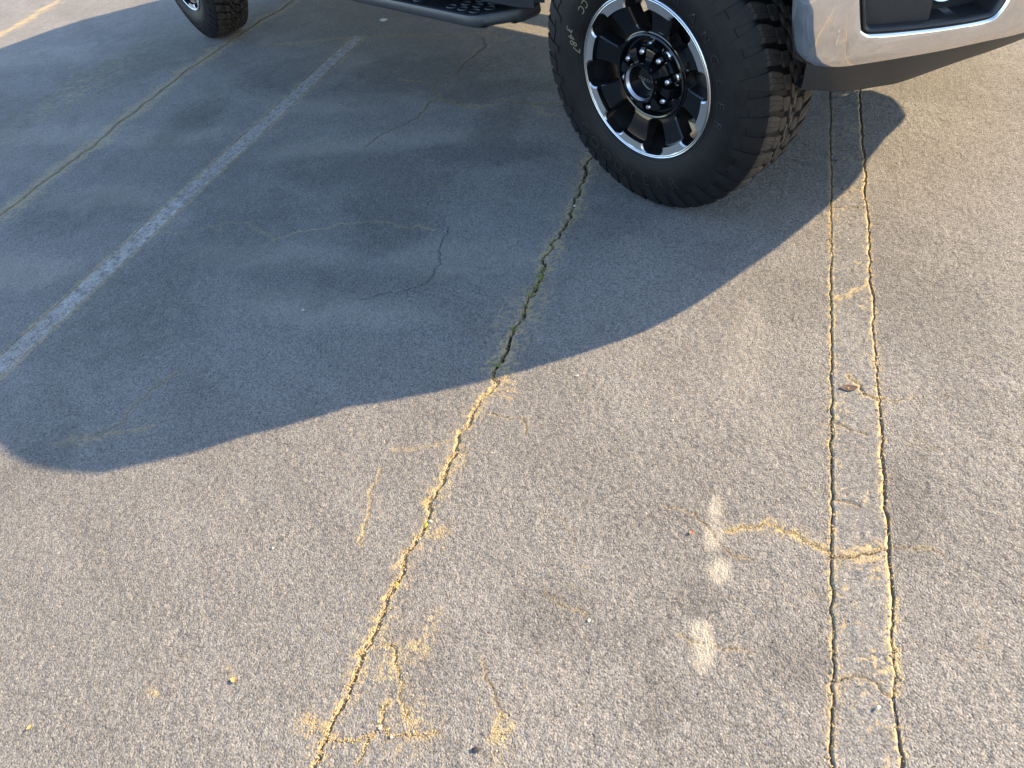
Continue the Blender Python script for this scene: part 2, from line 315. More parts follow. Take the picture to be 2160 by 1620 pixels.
# grooves along the edges of the two painted strips
for k, side in (('l0', 1), ('l1', -1), ('m0', 1), ('m1', -1)):
    near = np.nonzero(np.abs(t_-EDGE[k]) < .06)[0]; sn, tn = s_[near], t_[near]
    q_ = EDGE[k]*9; dd = tn-edge(k, sn); wv = .0019*(.1+1.7*fbm(sn/.03, tn/.03, 44, 3)); wv = wv*(.45+1.5*sst(.35, .65, fbm(sn/.22, tn*0+q_, 49, 2)))*(1.3 if k == 'l1' else 1)
    live = sst(.38, .5, fbm(sn/.35, tn*0+EDGE[k], 47, 2)) if k in ('m0', 'm1') else np.ones_like(sn)
    lim = (sn < 2.03) if k[0] == 'm' else (sn < 1.35)
    core = (1-sst(.4, 1.0, np.abs(dd)/wv))*live*lim
    zz[near] = np.minimum(zz[near], macro(sn, tn)-.0060*core)
    nz = fbm(sn/.010, tn/.010, 61, 4, .65); h = np.exp(-(np.abs(dd)/(.008 if k[0] == 'l' else .014))**1.4)*lim*(.45+.9*fbm(sn/.15, tn/.15, 72, 2))
    du[near] = np.maximum(du[near], sst(.60, .74, nz+.34*h)*np.clip(h*2.5, 0, 1)*.9); du[near] = np.maximum(du[near], core*.55); da[near] = np.maximum(da[near], core*.45)
for k0, k1, se in (('l0', 'l1', 1.35), ('m0', 'm1', 2.03)):   # the paint film lies in the surface: sink the asphalt under it
    mid_ = np.nonzero((t_ > EDGE[k0]-.02) & (t_ < EDGE[k1]+.02) & (s_ < se))[0]; sn, tn = s_[mid_], t_[mid_]
    zz[mid_] -= .0042*sst(.001, .004, tn-edge(k0, sn))*sst(.001, .004, edge(k1, sn)-tn)
nz90 = fbm(s_/.012, t_/.012, 90, 4, .6); nz95 = fbm(s_/.009+3, t_/.009, 95, 4, .68); lace95 = 1-np.abs(2*fbm(s_/.017+3, t_/.017, 96, 4, .6)-1)
wx = .5*(fbm(s_/.25, t_/.25, 120, 3)-.5); nz121 = fbm(s_/.06, t_/.06, 121, 4, .6)-.5; nz33 = fbm(s_/.15+2, t_/.30, 133, 4, .6)
for (a, b, ra, rb, st) in PALE:
    soft = rb > .1; q = ((s_-a)/ra+(1.6*wx if soft else 0))**2+((t_-b)/rb-(1.6*wx if soft else 0))**2+(1.4*nz121+2.4*(nz90-.5)+1.4*(nz33-.5) if soft else 0); nz = nz90
    pale[i] = np.maximum(pale[i], (1-sst(.25, 1.5, q+.9*(nz-.5)))*st)
for (a, b, ra, rb, st) in [(-1.83,.015,.05,.022,.9),(-1.70,-.21,.05,.035,.6),(-1.64,-.20,.04,.03,.5),(-1.42,-.262,.022,.022,.9),(-1.52,-.335,.02,.012,.8),(-1.20,-.28,.03,.02,.6),(-.90,-.262,.05,.03,.75),(-.95,-.23,.03,.03,.6),(-1.86,-.16,.06,.05,.6),(-1.75,-.25,.05,.03,.6),(-1.27,-1.49,.03,.05,.6),(-.05,-.24,.03,.05,.5),(-.05,-.33,.03,.06,.4),(.2,-.32,.05,.04,.4),(-.6,-.24,.2,.04,.38),(-.6,-.35,.2,.05,.38),(1.6,-3.9,.9,.35,.42),(.7,-4.0,.5,.3,.35),(-1.83,-.6,.02,.02,.4),(-1.9,-.73,.03,.03,.45)]:
    q = ((s_-a)/ra)**2+((t_-b)/rb)**2; nz = nz95; h = np.exp(-q)*st; lace = lace95
    du = np.maximum(du, sst(.93, 1.04, .80*lace+.30*nz+.27*h)*np.clip(h*2.4, 0, 1)*.85)
for (a, b, ra, rb, st) in [(.68,-.78,.28,.11,.26),(.10,-1.0,.30,.22,.22),(-.26,-1.68,.35,.30,.20),(1.33,-1.45,.28,.5,.26),(1.9,-3.75,.4,.5,.2),(1.1,-4.2,.4,.5,.18),(-.07,-.17,.2,.12,.16),(.40,-2.0,.3,.22,.16),(-.55,-2.0,.2,.2,.14),(-1.585,.06,.07,.09,.20),(-1.58,.52,.06,.08,.20),(-.32,.75,.4,.1,.12),(-1.37,-1.55,.14,.12,.2),(-1.48,.34,.06,.05,.22),(-1.72,.29,.06,.04,.18),(-1.17,.73,.2,.06,.2),(-1.6,.2,.05,.12,.14),(-.55,.86,.3,.1,.12),(.95,-2.6,.3,.14,.25),(.35,-1.35,.14,.4,.22),(.0,-2.6,.2,.35,.2),(-.45,-1.1,.12,.35,.18),(1.1,-.95,.12,.35,.26),(.45,-.75,.12,.3,.28),(-.75,-1.7,.2,.25,.2),(1.5,-2.3,.2,.3,.22)]:
    q = ((s_-a)/ra+1.6*wx)**2+((t_-b)/rb-1.6*wx)**2+1.6*nz121+2.2*(nz90-.5)+1.2*(nz33-.5); da = np.maximum(da, st*(1.2 if rb > .095 and a > -1.2 else 1)*(1-sst(.1, 1.7, q)))
# stray grains of sand everywhere
nz = vn(s_/.006, t_/.006, 101); du = np.maximum(du, sst(.988, .998, nz)*.7*sst(.4, .6, fbm(s_/.4, t_/.4, 102, 2)))
z[i] = zz; dust[i] = du; dark[i] = da
X, Y = w2(sf, tf); nS, nT = len(S_AX), len(T_AX)
co = np.stack([X, Y, z], 1).astype(np.float32)
a = (np.arange(nS-1)[:, None]*nT+np.arange(nT-1)[None, :]).ravel().astype(np.int32)
quads = np.stack([a, a+1, a+nT+1, a+nT], 1)
# orient upward
p0, p1, p2 = co[quads[0, 0]], co[quads[0, 1]], co[quads[0, 2]]
if np.cross(p1-p0, p2-p0)[2] < 0: quads = quads[:, ::-1]
def fast_mesh(name, co, quads, material, masks):
    me = bpy.data.meshes.new(name); nv, nf = len(co), len(quads)
    me.vertices.add(nv); me.vertices.foreach_set('co', co.astype(np.float32).ravel())
    me.loops.add(nf*4); me.loops.foreach_set('vertex_index', quads.astype(np.int32).ravel())
    me.polygons.add(nf); me.polygons.foreach_set('loop_start', np.arange(0, nf*4, 4, dtype=np.int32))
    me.polygons.foreach_set('use_smooth', np.ones(nf, bool))
    me.materials.append(material); me.update(calc_edges=True)
    at = me.color_attributes.new('wear', 'FLOAT_COLOR', 'POINT'); at.data.foreach_set('color', masks.astype(np.float32).ravel())
    return me
def ground_mat(name, kind):
    m = bpy.data.materials.new(name); m.use_nodes = True; nt = m.node_tree; N = nt.nodes; L = nt.links; p = N['Principled BSDF']
    tc = N.new('ShaderNodeTexCoord'); at = N.new('ShaderNodeAttribute'); at.attribute_name = 'wear'
    sp = N.new('ShaderNodeSeparateColor'); L.new(at.outputs['Color'], sp.inputs[0])
    def noise(scale, det=4, ro=.55, vec=None, dist=0):
        n = N.new('ShaderNodeTexNoise'); n.inputs['Scale'].default_value = scale; n.inputs['Detail'].default_value = det; n.inputs['Roughness'].default_value = ro; n.inputs['Distortion'].default_value = dist
        L.new(vec or tc.outputs['Object'], n.inputs['Vector']); return n.outputs[0]
    def rng_(x, a, b, c=0, d=1):
        r = N.new('ShaderNodeMapRange'); r.inputs[1].default_value = a; r.inputs[2].default_value = b; r.inputs[3].default_value = c; r.inputs[4].default_value = d; L.new(x, r.inputs[0]); return r.outputs[0]
    def mix(f, A, B, mode='MIX'):
        x = N.new('ShaderNodeMix'); x.data_type = 'RGBA'; x.blend_type = mode
        for k, v in ((0, f), (6, A), (7, B)):
            if isinstance(v, (int, float)): x.inputs[k].default_value = v
            elif isinstance(v, tuple): x.inputs[k].default_value = (*v, 1)
            else: L.new(v, x.inputs[k])
        return x.outputs[2]
    def mul(a, b):
        q = N.new('ShaderNodeMath'); q.operation = 'MULTIPLY'
        for k, v in ((0, a), (1, b)):
            if isinstance(v, (int, float)): q.inputs[k].default_value = v
            else: L.new(v, q.inputs[k])
        return q.outputs[0]
    mp = N.new('ShaderNodeMapping'); mp.inputs['Rotation'].default_value = (0, 0, R(20)); mp.inputs['Scale'].default_value = (.45, 1.5, 1); L.new(tc.outputs['Object'], mp.inputs['Vector'])
    if kind == 'asphalt': c0, c1, c2 = (.142, .136, .126), (.182, .174, .162), (.116, .108, .100)
    elif kind == 'grey': c0, c1, c2 = (.130, .127, .121), (.172, .168, .160), (.100, .096, .091)
    else: c0, c1, c2 = (.25, .24, .22), (.38, .365, .335), (.15, .145, .135)
    big = rng_(noise(1.3, 5, .6, mp.outputs[0], .8), .34, .68); med = rng_(noise(7, 5, .65, None, .4), .35, .68)
    col = mix(big, c0, c1); col = mix(mul(rng_(noise(4.2, 6, .7, None, .6), .50, .72), .5), col, c2)
    blot = rng_(noise(2.6, 6, .62, mp.outputs[0], 1.2), .52, .72); col = mix(mul(blot, .35), col, (.215, .208, .196))
    if kind == 'white': col = mix(rng_(noise(28, 8, .78), .46, .60, 0, .9), col, (.125, .118, .108))
    # aggregate: pale and dark stone chips
    v = N.new('ShaderNodeTexVoronoi'); v.inputs['Scale'].default_value = 260; L.new(tc.outputs['Object'], v.inputs['Vector'])
    sv = N.new('ShaderNodeSeparateColor'); L.new(v.outputs['Color'], sv.inputs[0])
    chip = rng_(sv.outputs[0], 0, 1, .62, 1.38)
    col = mix(1.0, col, chip, 'MULTIPLY')
    col = mix(mul(rng_(sv.outputs[1], .965, .985), .38 if kind == 'asphalt' else .6), col, (.36, .33, .28))
    col = mix(rng_(sv.outputs[2], .93, .97, 0, .55), col, (.045, .042, .040))
    v2 = N.new('ShaderNodeTexVoronoi'); v2.inputs['Scale'].default_value = 135; v2.inputs['Randomness'].default_value = 1; L.new(tc.outputs['Object'], v2.inputs['Vector'])
    s2v = N.new('ShaderNodeSeparateColor'); L.new(v2.outputs['Color'], s2v.inputs[0]); core2 = rng_(v2.outputs['Distance'], .38, .26)
    col = mix(mul(mul(rng_(s2v.outputs[0], .86, .90), core2), .55), col, (.27, .26, .245)); col = mix(mul(mul(rng_(s2v.outputs[1], .90, .93), core2), .6), col, (.055, .052, .05))
    fine = rng_(noise(420, 3, .6), .3, .7, .82, 1.18); col = mix(1.0, col, fine, 'MULTIPLY')
    if kind == 'asphalt':     # a sparse web of hairline cracks
        nv = N.new('ShaderNodeTexNoise'); nv.inputs['Scale'].default_value = 5; nv.inputs['Detail'].default_value = 7; nv.inputs['Roughness'].default_value = .62; L.new(tc.outputs['Object'], nv.inputs['Vector'])
        sc_ = N.new('ShaderNodeVectorMath'); sc_.operation = 'SCALE'; sc_.inputs['Scale'].default_value = .34; L.new(nv.outputs['Color'], sc_.inputs[0])
        ad = N.new('ShaderNodeVectorMath'); ad.operation = 'ADD'; L.new(tc.outputs['Object'], ad.inputs[0]); L.new(sc_.outputs[0], ad.inputs[1])
        ve = N.new('ShaderNodeTexVoronoi'); ve.feature = 'DISTANCE_TO_EDGE'; ve.voronoi_dimensions = '2D'; ve.inputs['Scale'].default_value = 3.0; L.new(ad.outputs[0], ve.inputs['Vector'])
        hair = mul(rng_(ve.outputs['Distance'], .0075, .002), rng_(noise(2.3, 4, .6), .52, .60)); pick = rng_(noise(1.7, 3, .5, None, .3), .45, .55)
        col = mix(mul(hair, .75), col, mix(pick, (.05, .045, .04), (.25, .20, .125)))
    # sediment, bleached spots, near-black crack grooves and stains
    dn = mix(rng_(noise(160, 4, .7), .35, .65), (.27, .212, .110), (.40, .328, .185))
    dn = mix(rng_(noise(6, 3), .4, .65, 0, .6), dn, (.31, .235, .15))
    col = mix(sp.outputs[0], col, dn); col = mix(mul(sp.outputs[1], rng_(noise(120, 5, .7), .32, .62, .5, .9)), col, (.38, .345, .275)); col = mix(sp.outputs[2], col, (.012, .012, .012))
    L.new(col, p.inputs['Base Color']); p.inputs['Roughness'].default_value = .78; p.inputs['Specular IOR Level'].default_value = .22
    L.new(rng_(noise(9, 4), .3, .7, .66, .88), p.inputs['Roughness'])
    b = N.new('ShaderNodeBump'); b.inputs['Distance'].default_value = .0040 if kind == 'asphalt' else .0024; b.inputs['Strength'].default_value = .9
    hgt = N.new('ShaderNodeMath'); hgt.operation = 'ADD'; L.new(noise(250, 3, .62), hgt.inputs[0]); L.new(mul(v.outputs['Distance'], -.40), hgt.inputs[1])
    L.new(hgt.outputs[0], b.inputs['Height']); L.new(b.outputs[0], p.inputs['Normal'])
    return m
m_asph = ground_mat('worn sun-bleached asphalt', 'asphalt'); m_grey = ground_mat('worn grey line paint', 'grey'); m_white = ground_mat('worn white line paint', 'white')
masks = np.stack([dust, pale, dark, np.ones_like(dust)], 1)
ground = link(bpy.data.objects.new('ground', fast_mesh('ground', co, quads, m_asph, masks)))
tag(ground, 'cracked sun-bleached asphalt of the parking lot', kind='structure')

def strip(name, k0, k1, s_axis, nt_, keys, material, label, lift, t_end=None):
    s2, u2 = np.meshgrid(s_axis, np.linspace(0, 1, nt_), indexing='ij'); s2 = s2.ravel(); u2 = u2.ravel()
    lo = edge(k0, s2)+.0012; hi = edge(k1, s2)-.0012; t2 = lo+(hi-lo)*u2
    zc, du, da = crack_field(s2, t2, keys)
    g = .0010*(vn(s2/.009, t2/.009, 31)-.5)-.0016*sst(.62, .78, fbm(s2/.022, t2/.022, 33, 3))
    rim = np.minimum(t2-lo, hi-t2); h = macro(s2, t2)+lift+g+zc-.005*(1-sst(0, .0026, rim))
    nz = fbm(s2/.009, t2/.009, 62, 4, .65); e = np.exp(-(rim/.007)**1.3)*(.5+.9*fbm(s2/.12, t2/.12, 73, 2))
    du = np.maximum(du, sst(.58, .72, nz+.32*e)*np.clip(e*2.6, 0, 1)*.9)
    du = np.maximum(du, sst(.70, .80, vn(s2/.0065, t2/.0065, 55)*.62+.38*fbm(s2/.06, t2/.06, 56, 2))*.85)
    if k0 == 'm0': du *= .55
    pl = np.zeros_like(du); xx, yy = w2(s2, t2); n = nt_
    c = np.stack([xx, yy, h], 1); a = (np.arange(len(s_axis)-1)[:, None]*n+np.arange(n-1)[None, :]).ravel(); q = np.stack([a, a+1, a+n+1, a+n], 1)
    if np.cross(c[q[0, 1]]-c[q[0, 0]], c[q[0, 2]]-c[q[0, 0]])[2] < 0: q = q[:, ::-1]
    o = link(bpy.data.objects.new(name, fast_mesh(name, c, q, material, np.stack([du, pl, da, np.ones_like(du)], 1))))
    return tag(o, label, kind='structure')
strip('painted_line', 'l0', 'l1', axis([(-2.3,-1.0,.0036,.0036),(-1.0,.5,.0036,.007),(.5,1.35,.007,.012)]), 34, XKEYS, m_grey, 'grey worn parking line running up to the front bumper', .0010)
strip('painted_line', 'm0', 'm1', axis([(-2.3,-1.2,.02,.006),(-1.2,.2,.005,.006),(.2,2.03,.006,.014)]), 26, YKEYS, m_white, 'pale worn parking line crossing the shade behind the front wheel', .0008)
def gz(s, t):
    s = np.array([s]); t = np.array([t]); return float(macro(s, t)[0])

# ---------------------------------------------------------------- the pickup truck
ROOT = Vector((-2.0, 1.0, 0)); truck = empty('pickup_truck', ROOT)
tag(truck, 'pickup truck with chrome front bumper, black and silver wheels and all-terrain tyres', 'pickup truck')
OFF = -ROOT      # parts whose vertices are in world coordinates sit at this offset
RT = .442
# ---- tyre profile: depth is measured inward from the outer sidewall
SIDE = [(.052,.243),(.030,.2445),(.020,.250),(.013,.262),(.006,.280),(.000,.305),(-.001,.330),(.0035,.355),(.0095,.380),(.0185,.402),(.0255,.4185),(.038,.4305),(.060,.4325)]
def side_depth(r):
    rr = [p[1] for p in SIDE[2:]]; dd = [p[0] for p in SIDE[2:]]; return float(np.interp(r, rr, dd))
prof = SIDE+[(.10,.4330),(.1425,.4332),(.185,.4330)]+[(.285-d, r) for d, r in SIDE[::-1]]
tb = MB(); tb.lathe(catmull(prof, 4), 160)
# bead ring and a fine rib on the sidewall
for r0, w, hgt in ((.262,.0022,.0016),(.272,.0016,.0010),(.385,.002,.0030),(.347,.0014,.0009)):
    d = side_depth(r0); d1 = side_depth(r0+w); tb.lathe([(d+.001, r0-w*.9), (d-hgt, r0-w*.35), (d1-hgt, r0+w*.35), (d1+.001, r0+w*.9)], 160)
tyre_me = mesh('tyre', tb.V, tb.F, m_rubber, True)
NP = 44; PITCH = 2*math.pi/NP
def P3(th, d, r): return (r*math.sin(th), d, r*math.cos(th))
def shoulder(long_, inner=False):
    mb = MB()
    path = [(.088,.4420),(.060,.4418),(.042,.4405),(.0325,.4360),(.0245,.4250),(.0175,.4100)]
    path += [(side_depth(r)-e, r) for r, e in (((.392,.0040),(.374,.0034),(.3585,.0026)) if long_ else ((.394,.0036),(.380,.0028)))]
    base = [(d, r-.0135) if r > .436 else (d+.010, r-.002) for d, r in path]
    hw = PITCH*(.39 if long_ else .355); n = len(path)
    def w(k): return hw*(1.0 if k < 4 else (.93-.10*(k-4)))*(1 if k > 0 else .78)
    sk = [(.30 if k == 0 else .12 if k == 1 else 0)*PITCH for k in range(n)]
    segs = ((-1, -.36), (-.31, .31), (.36, 1))
    full_path, full_base = path, base
    for a, b, k0, k1 in [(a, b, 0, 4) for a, b in segs]+[(-1, 1, 3, len(path))]:
        ks = list(range(k0, k1)); n = len(ks)
        top = [[P3(w(k)*u+sk[k], full_path[k][0], full_path[k][1]) for u in (a, b)] for k in ks]
        bot = [[P3(w(k)*u*1.06+sk[k], full_base[k][0], full_base[k][1]) for u in (a, b)] for k in ks]
        V = []; 
        for k in range(n): V += [top[k][0], top[k][1], bot[k][0], bot[k][1]]
        F = []
        for k in range(n-1):
            i = 4*k; F += [(i, i+1, i+5, i+4), (i+2, i, i+4, i+6), (i+1, i+3, i+7, i+5)]
        F += [(0, 2, 3, 1), (4*n-4, 4*n-3, 4*n-1, 4*n-2)]
        mb.add(V, F, 1 if k0 else 0)
    if inner: mb.V = [(x, .285-y, z) for x, y, z in mb.V]
    return mb
def block(poly, split=True):   # poly of (arc offset in metres, depth)
    mb = MB(); c = np.mean(np.array(poly), 0); poly = [tuple(c+(np.array(q)-c)*1.07) for q in poly]
    top = [P3((c[0]+(p[0]-c[0])*.95)/RT, c[1]+(p[1]-c[1])*.95, RT) for p in poly]; mid = [P3(p[0]/RT, p[1], RT-.0015) for p in poly]
    bot = [P3((c[0]+(p[0]-c[0])*1.08)/RT, c[1]+(p[1]-c[1])*1.08, RT-.0145) for p in poly]; n = len(poly)
    mb.add(top, [tuple(range(n))]); mb.grid([top, mid, bot], 0, True); return mb
PL = PITCH*RT
rowA = [(-.022,.094),(-.004,.091),(.020,.100),(.024,.118),(.008,.127),(-.016,.121)]
rowB1 = [(-.026,.1255),(-.010,.131),(.012,.1315),(.020,.137),(.016,.142),(-.022,.140)]
rowB2 = [(-.020,.1445),(.018,.146),(.026,.152),(.010,.158),(-.014,.157),(-.024,.151)]
rowC = [(.022,.192),(.004,.195),(-.020,.186),(-.024,.168),(-.008,.161),(.016,.166)]
blocks = []   # (mesh, phase in pitches, step)
def tread_set():
    L = []
    for kind, (mb, ph, st, nm) in enumerate([(shoulder(True), 0, 2, 'l'), (shoulder(False), 1, 2, 's'), (shoulder(True, True), .5, 2, 'li'), (shoulder(False, True), 1.5, 2, 'si'),
                            (block(rowA), .45, 1, 'a'), (block(rowB1), .05, 1, 'b'), (block(rowB2), .55, 1, 'c'), (block(rowC), .95, 1, 'd')]):
        L.append((mb, ph, st, mesh('tread_block', mb.V, mb.F, [m_tread, m_rubber], False, mb.I)))
    return L
TS = tread_set()
def text_on_ring(txt, size, r0, a0, tops_out, name, material, parent, sub=0, emboss=.0012, fill=True, slant=0, arc=None, depthfn=side_depth, space=1.0, drift=0.0, bold=.0004):
    cu = bpy.data.curves.new(name, 'FONT'); cu.body = txt; cu.size = size; cu.align_x = 'CENTER'; cu.align_y = 'CENTER'; cu.extrude = emboss; cu.shear = slant; cu.space_character = space; cu.resolution_u = 4; cu.offset = bold
    to = bpy.data.objects.new(name, cu); scene.collection.objects.link(to); bpy.context.view_layer.update()
    me = bpy.data.meshes.new_from_object(to.evaluated_get(bpy.context.evaluated_depsgraph_get()), depsgraph=bpy.context.evaluated_depsgraph_get())
    bpy.data.objects.remove(to); bpy.data.curves.remove(cu)
    bm = bmesh.new(); bm.from_mesh(me); bmesh.ops.subdivide_edges(bm, edges=[e for e in bm.edges if e.calc_length() > size*.25], cuts=1)
    for v in bm.verts:
        x, y, zz = v.co
        if tops_out: th = a0+x/r0; r = r0+y
        else: th = a0-x/r0; r = r0-y
        r -= drift*x
        d = depthfn(r)-zz-emboss*.6; v.co = Vector((r*math.sin(th), d, r*math.cos(th)))
    bmesh.ops.recalc_face_normals(bm, faces=bm.faces); bm.to_mesh(me); bm.free(); me.materials.clear(); me.materials.append(material); me.name = name
    o = bpy.data.objects.new(name, me); return link(o, parent)
# ---- wheel
A0 = R(-4)                       # window / nut phase
def wdeg(r): return float(np.interp(r, [.1365,.1385,.142,.148,.18,.21,.226,.236,.2405,.2425], [2.5,5.5,8,10.2,11.2,11.2,10.8,9.2,7.5,6]))
def fdep(r): return float(np.interp(r, [.1365,.150,.19,.212,.2135,.2175,.2425], [.050,.046,.038,.033,.0325,.016,.0135]))
RS = [.1365,.1375,.1385,.140,.142,.145,.148,.16,.18,.20,.2125,.2135,.2175,.226,.232,.236,.239,.2405,.2425]
def wheel_meshes():
    blk, sil, pk = MB(), MB(), MB()
    for k in range(8):
        c = A0+k*math.pi/4
        rows = []
        for r in RS:
            a = R(wdeg(r)); lo = c+a; hi = c+math.pi/4-a
            rows.append([P3(lo+(hi-lo)*u, fdep(r)+(0 if .05 < u < .95 else .0042), r) for u in (0,.055,.15,.35,.5,.65,.85,.945,1)])
        i0 = RS.index(.2175)
        blk.grid(rows[:i0+1]); sil.grid(rows[i0:])
        wall = [rows[j][0] for j in range(len(RS))]; wall2 = [rows[j][-1] for j in range(len(RS))]
        back = lambda w: [(p[0]*.985, p[1]+.045, p[2]*.985) for p in w]
        pk.grid([wall, back(wall)]); pk.grid([wall2, back(wall2)])
        for r in (RS[0], RS[-1]):
            a = R(wdeg(r)); w = [P3(c-a+2*a*u, fdep(r), r) for u in np.linspace(0, 1, 5)]; pk.grid([w, back(w)])
        # silver land between window end and rim edge
        for r0, r1 in ((.2425,.2435),):
            sil.grid([[P3(c+math.pi/4*u-math.pi/8, fdep(.2425) if r == r0 else .0125, r) for u in np.linspace(0, 1, 13)] for r in (r0, r1)])
        # black disc inside the windows
        blk.grid([[P3(c+math.pi/4*u-math.pi/8, d, r) for u in np.linspace(0, 1, 9)] for r, d in ((.1365,.050),(.1335,.049),(.1315,.043),(.1275,.0405),(.1235,.042),(.1205,.050),(.117,.062),(.075,.066),(.062,.060),(.050,.040))])
        # raised arms between the nuts, running up to the hub tube
        m = c+math.pi/8; arm = MB()
        t_ = [P3(m+u*R(9.5), .018, .060) for u in (-1,-.4,.4,1)]; t2 = [P3(m+u*R(9), .0175, .080) for u in (-1,-.4,.4,1)]; t3 = [P3(m+u*R(9.5), .022, .098) for u in (-1,-.4,.4,1)]; t4 = [P3(m+u*R(11), .063, .112) for u in (-1,-.4,.4,1)]
        blk.grid([t_, t2, t3, t4])
        for e in (0, -1):
            w = [t_[e], t2[e], t3[e], t4[e]]; b = [P3(math.atan2(p[0], p[2])+(-.05 if e == 0 else .05), .066, math.hypot(p[0], p[2])) for p in w]; blk.grid([w, b])
    sil.lathe([(.0125,.2435),(.0120,.2445),(.0125,.2458),(.0165,.2466),(.0168,.2474),(.0125,.2482),(.0115,.2500),(.0135,.2530),(.022,.2540),(.032,.2530)], 128)
    # barrel
    pk.lathe([(.040,.2420),(.07,.232),(.10,.222),(.20,.222),(.24,.236),(.262,.246)], 64)
    return blk, sil, pk
wb, ws, wp = wheel_meshes()
wheel_me = mesh('wheel', wb.V+wp.V, wb.F+[tuple(i+len(wb.V) for i in f) for f in wp.F], [m_black, m_pocket], True, [0]*len(wb.F)+[1]*len(wp.F))
ring_me = mesh('rim_ring', ws.V, ws.F, m_mach, True)
nb = MB(); hexr = .0120
for y0, y1, r0, r1, n in ((.066,.030,.0128,.0128,6),(.030,.0255,.0128,.0105,6)): nb.grid([[(r0*math.cos(k*math.pi/3), y0, r0*math.sin(k*math.pi/3)) for k in range(6)], [(r1*math.cos(k*math.pi/3), y1, r1*math.sin(k*math.pi/3)) for k in range(6)]], 0, True)
nb.lathe([(.0255,.0105),(.0205,.0090),(.0170,.0060),(.0160,.0001)], 12); nb.lathe([(.066,.0165),(.060,.0165),(.057,.0128)], 14)
nut_me = mesh('lug_nut', nb.V, nb.F, m_nut, True)
cb = MB(); cb.lathe([(.062,.0625),(.006,.0615),(-.006,.0605),(-.0095,.0590),(-.0095,.0572),(-.005,.0555)], 64)
cap_me = mesh('centre_cap', cb.V, cb.F, m_black, True)
cw = MB(); cw.lathe([(-.005,.0555),(.005,.0505)], 64); capw_me = mesh('cap_bevel', cw.V, cw.F, m_mach, True)
cf = MB(); cf.lathe([(.0050,.0505),(.024,.0475),(.0300,.0455),(.0285,.0400),(.0265,.0300),(.0258,.0002)], 64); capf_me = mesh('cap_face', cf.V, cf.F, m_black, True)
bb = MB(); bb.lathe([(.125,.06),(.125,.178),(.150,.178),(.150,.06)], 64); disc_me = mesh('brake_disc', bb.V, bb.F, m_steel, True)
cal = MB()
for u0, u1 in ((R(60), R(118)),): cal.grid([[P3(u, d, r) for u in np.linspace(u0, u1, 8)] for d, r in ((.175,.12),(.098,.12),(.092,.13),(.092,.195),(.10,.205),(.175,.205))])
cal_me = mesh('brake_caliper', cal.V, cal.F, m_steel, True, bevel=0)
def put(name, me, parent, loc=(0,0,0), rot=None):
    o = bpy.data.objects.new(name, me); o.location = loc
    if rot: o.rotation_euler = rot
    return link(o, parent)
joined = MB()
for mb, ph, st, me in TS:
    for k in range(0, NP, st):
        a = (k+ph)*PITCH; c, s = math.cos(a), math.sin(a)
        joined.add([(x*c+z*s, y, -x*s+z*c) for x, y, z in mb.V], mb.F); joined.I[-len(mb.I):] = mb.I
joined_me = mesh('tread', joined.V, joined.F, [m_tread, m_rubber], False, joined.I)
def corner(loc, yaw, spin, hero, lettered):
    """tyre and wheel are parts of the truck; their pieces are sub-parts"""
    L = Vector(loc)-ROOT
    ty = put('tyre', tyre_me, truck, L, (0, 0, yaw)); wh = put('wheel', wheel_me, truck, L, (0, 0, yaw))
    if spin: wh.rotation_euler = (Matrix.Rotation(yaw, 3, 'Z') @ Matrix.Rotation(spin, 3, 'Y')).to_euler()
    if hero:
        for mb, ph, st, me in TS:
            for k in range(0, NP, st): put('tread_block', me, ty, rot=(0, (k+ph)*PITCH, 0))
    else: tag(put('tread', joined_me, ty, rot=(0, spin*1.7, 0)), kind='stuff')
    put('rim_ring', ring_me, wh)
    for k in range(8):
        a = A0+k*math.pi/4; put('lug_nut', nut_me, wh, (.0855*math.sin(a), 0, .0855*math.cos(a)))
    put('centre_cap', cap_me, wh); put('cap_bevel', capw_me, wh); put('cap_face', capf_me, wh)
    put('brake_disc', disc_me, truck, L, (0, 0, yaw)); put('brake_caliper', cal_me, truck, L, (0, 0, yaw))
    if lettered:
        for q, ch in enumerate('GOODYEAR'): text_on_ring(ch, .060, .336, R(-127-10.4*q), False, 'raised_letter', m_letter, ty, emboss=.0012)
        for q, ch in enumerate('WRANGLER'): text_on_ring(ch, .043, .297, R(62+(q-3.5)*12.4), True, 'raised_letter', m_letter, ty, emboss=.0012)
        if hero:
            for q, ch in enumerate('3487'): text_on_ring(ch, .036, (.314,.302,.292,.280)[q], R(-66-3.7*q), False, 'crayon_mark', m_crayon, ty, emboss=.0009, slant=.15, bold=-.0002)
            for q in (0, 1): text_on_ring('C', .033, .296, R(-44-5*q), False, 'crayon_mark', m_crayon, ty, emboss=.0009, slant=.15, bold=-.0002)
        # FORD on the recessed cap face, standing upside down
        cu = bpy.data.curves.new('badge', 'FONT'); cu.body = 'FORD'; cu.size = .0165; cu.align_x = 'CENTER'; cu.align_y = 'CENTER'; cu.extrude = .0004; cu.space_character = 1.15; cu.offset = -.0004
        to = bpy.data.objects.new('badge', cu); scene.collection.objects.link(to); bpy.context.view_layer.update(); dg = bpy.context.evaluated_depsgraph_get()
        me = bpy.data.meshes.new_from_object(to.evaluated_get(dg), depsgraph=dg); bpy.data.objects.remove(to); bpy.data.curves.remove(cu)
        an = R(168); ca, sa = math.cos(an), math.sin(an)
        for v in me.vertices:
            x, y, zz = v.co; x, y = x*1.25, y*.8; v.co = Vector((x*ca-y*sa, .0262-zz, x*sa+y*ca))
        me.materials.clear(); me.materials.append(m_badge); me.name = 'badge_lettering'; put('badge_lettering', me, wh)
    return ty, wh
STEER = .0362
corner((0, 0, RT), STEER, 0, True, True)
corner((-4.06, 0, RT), 0, R(31), False, True)
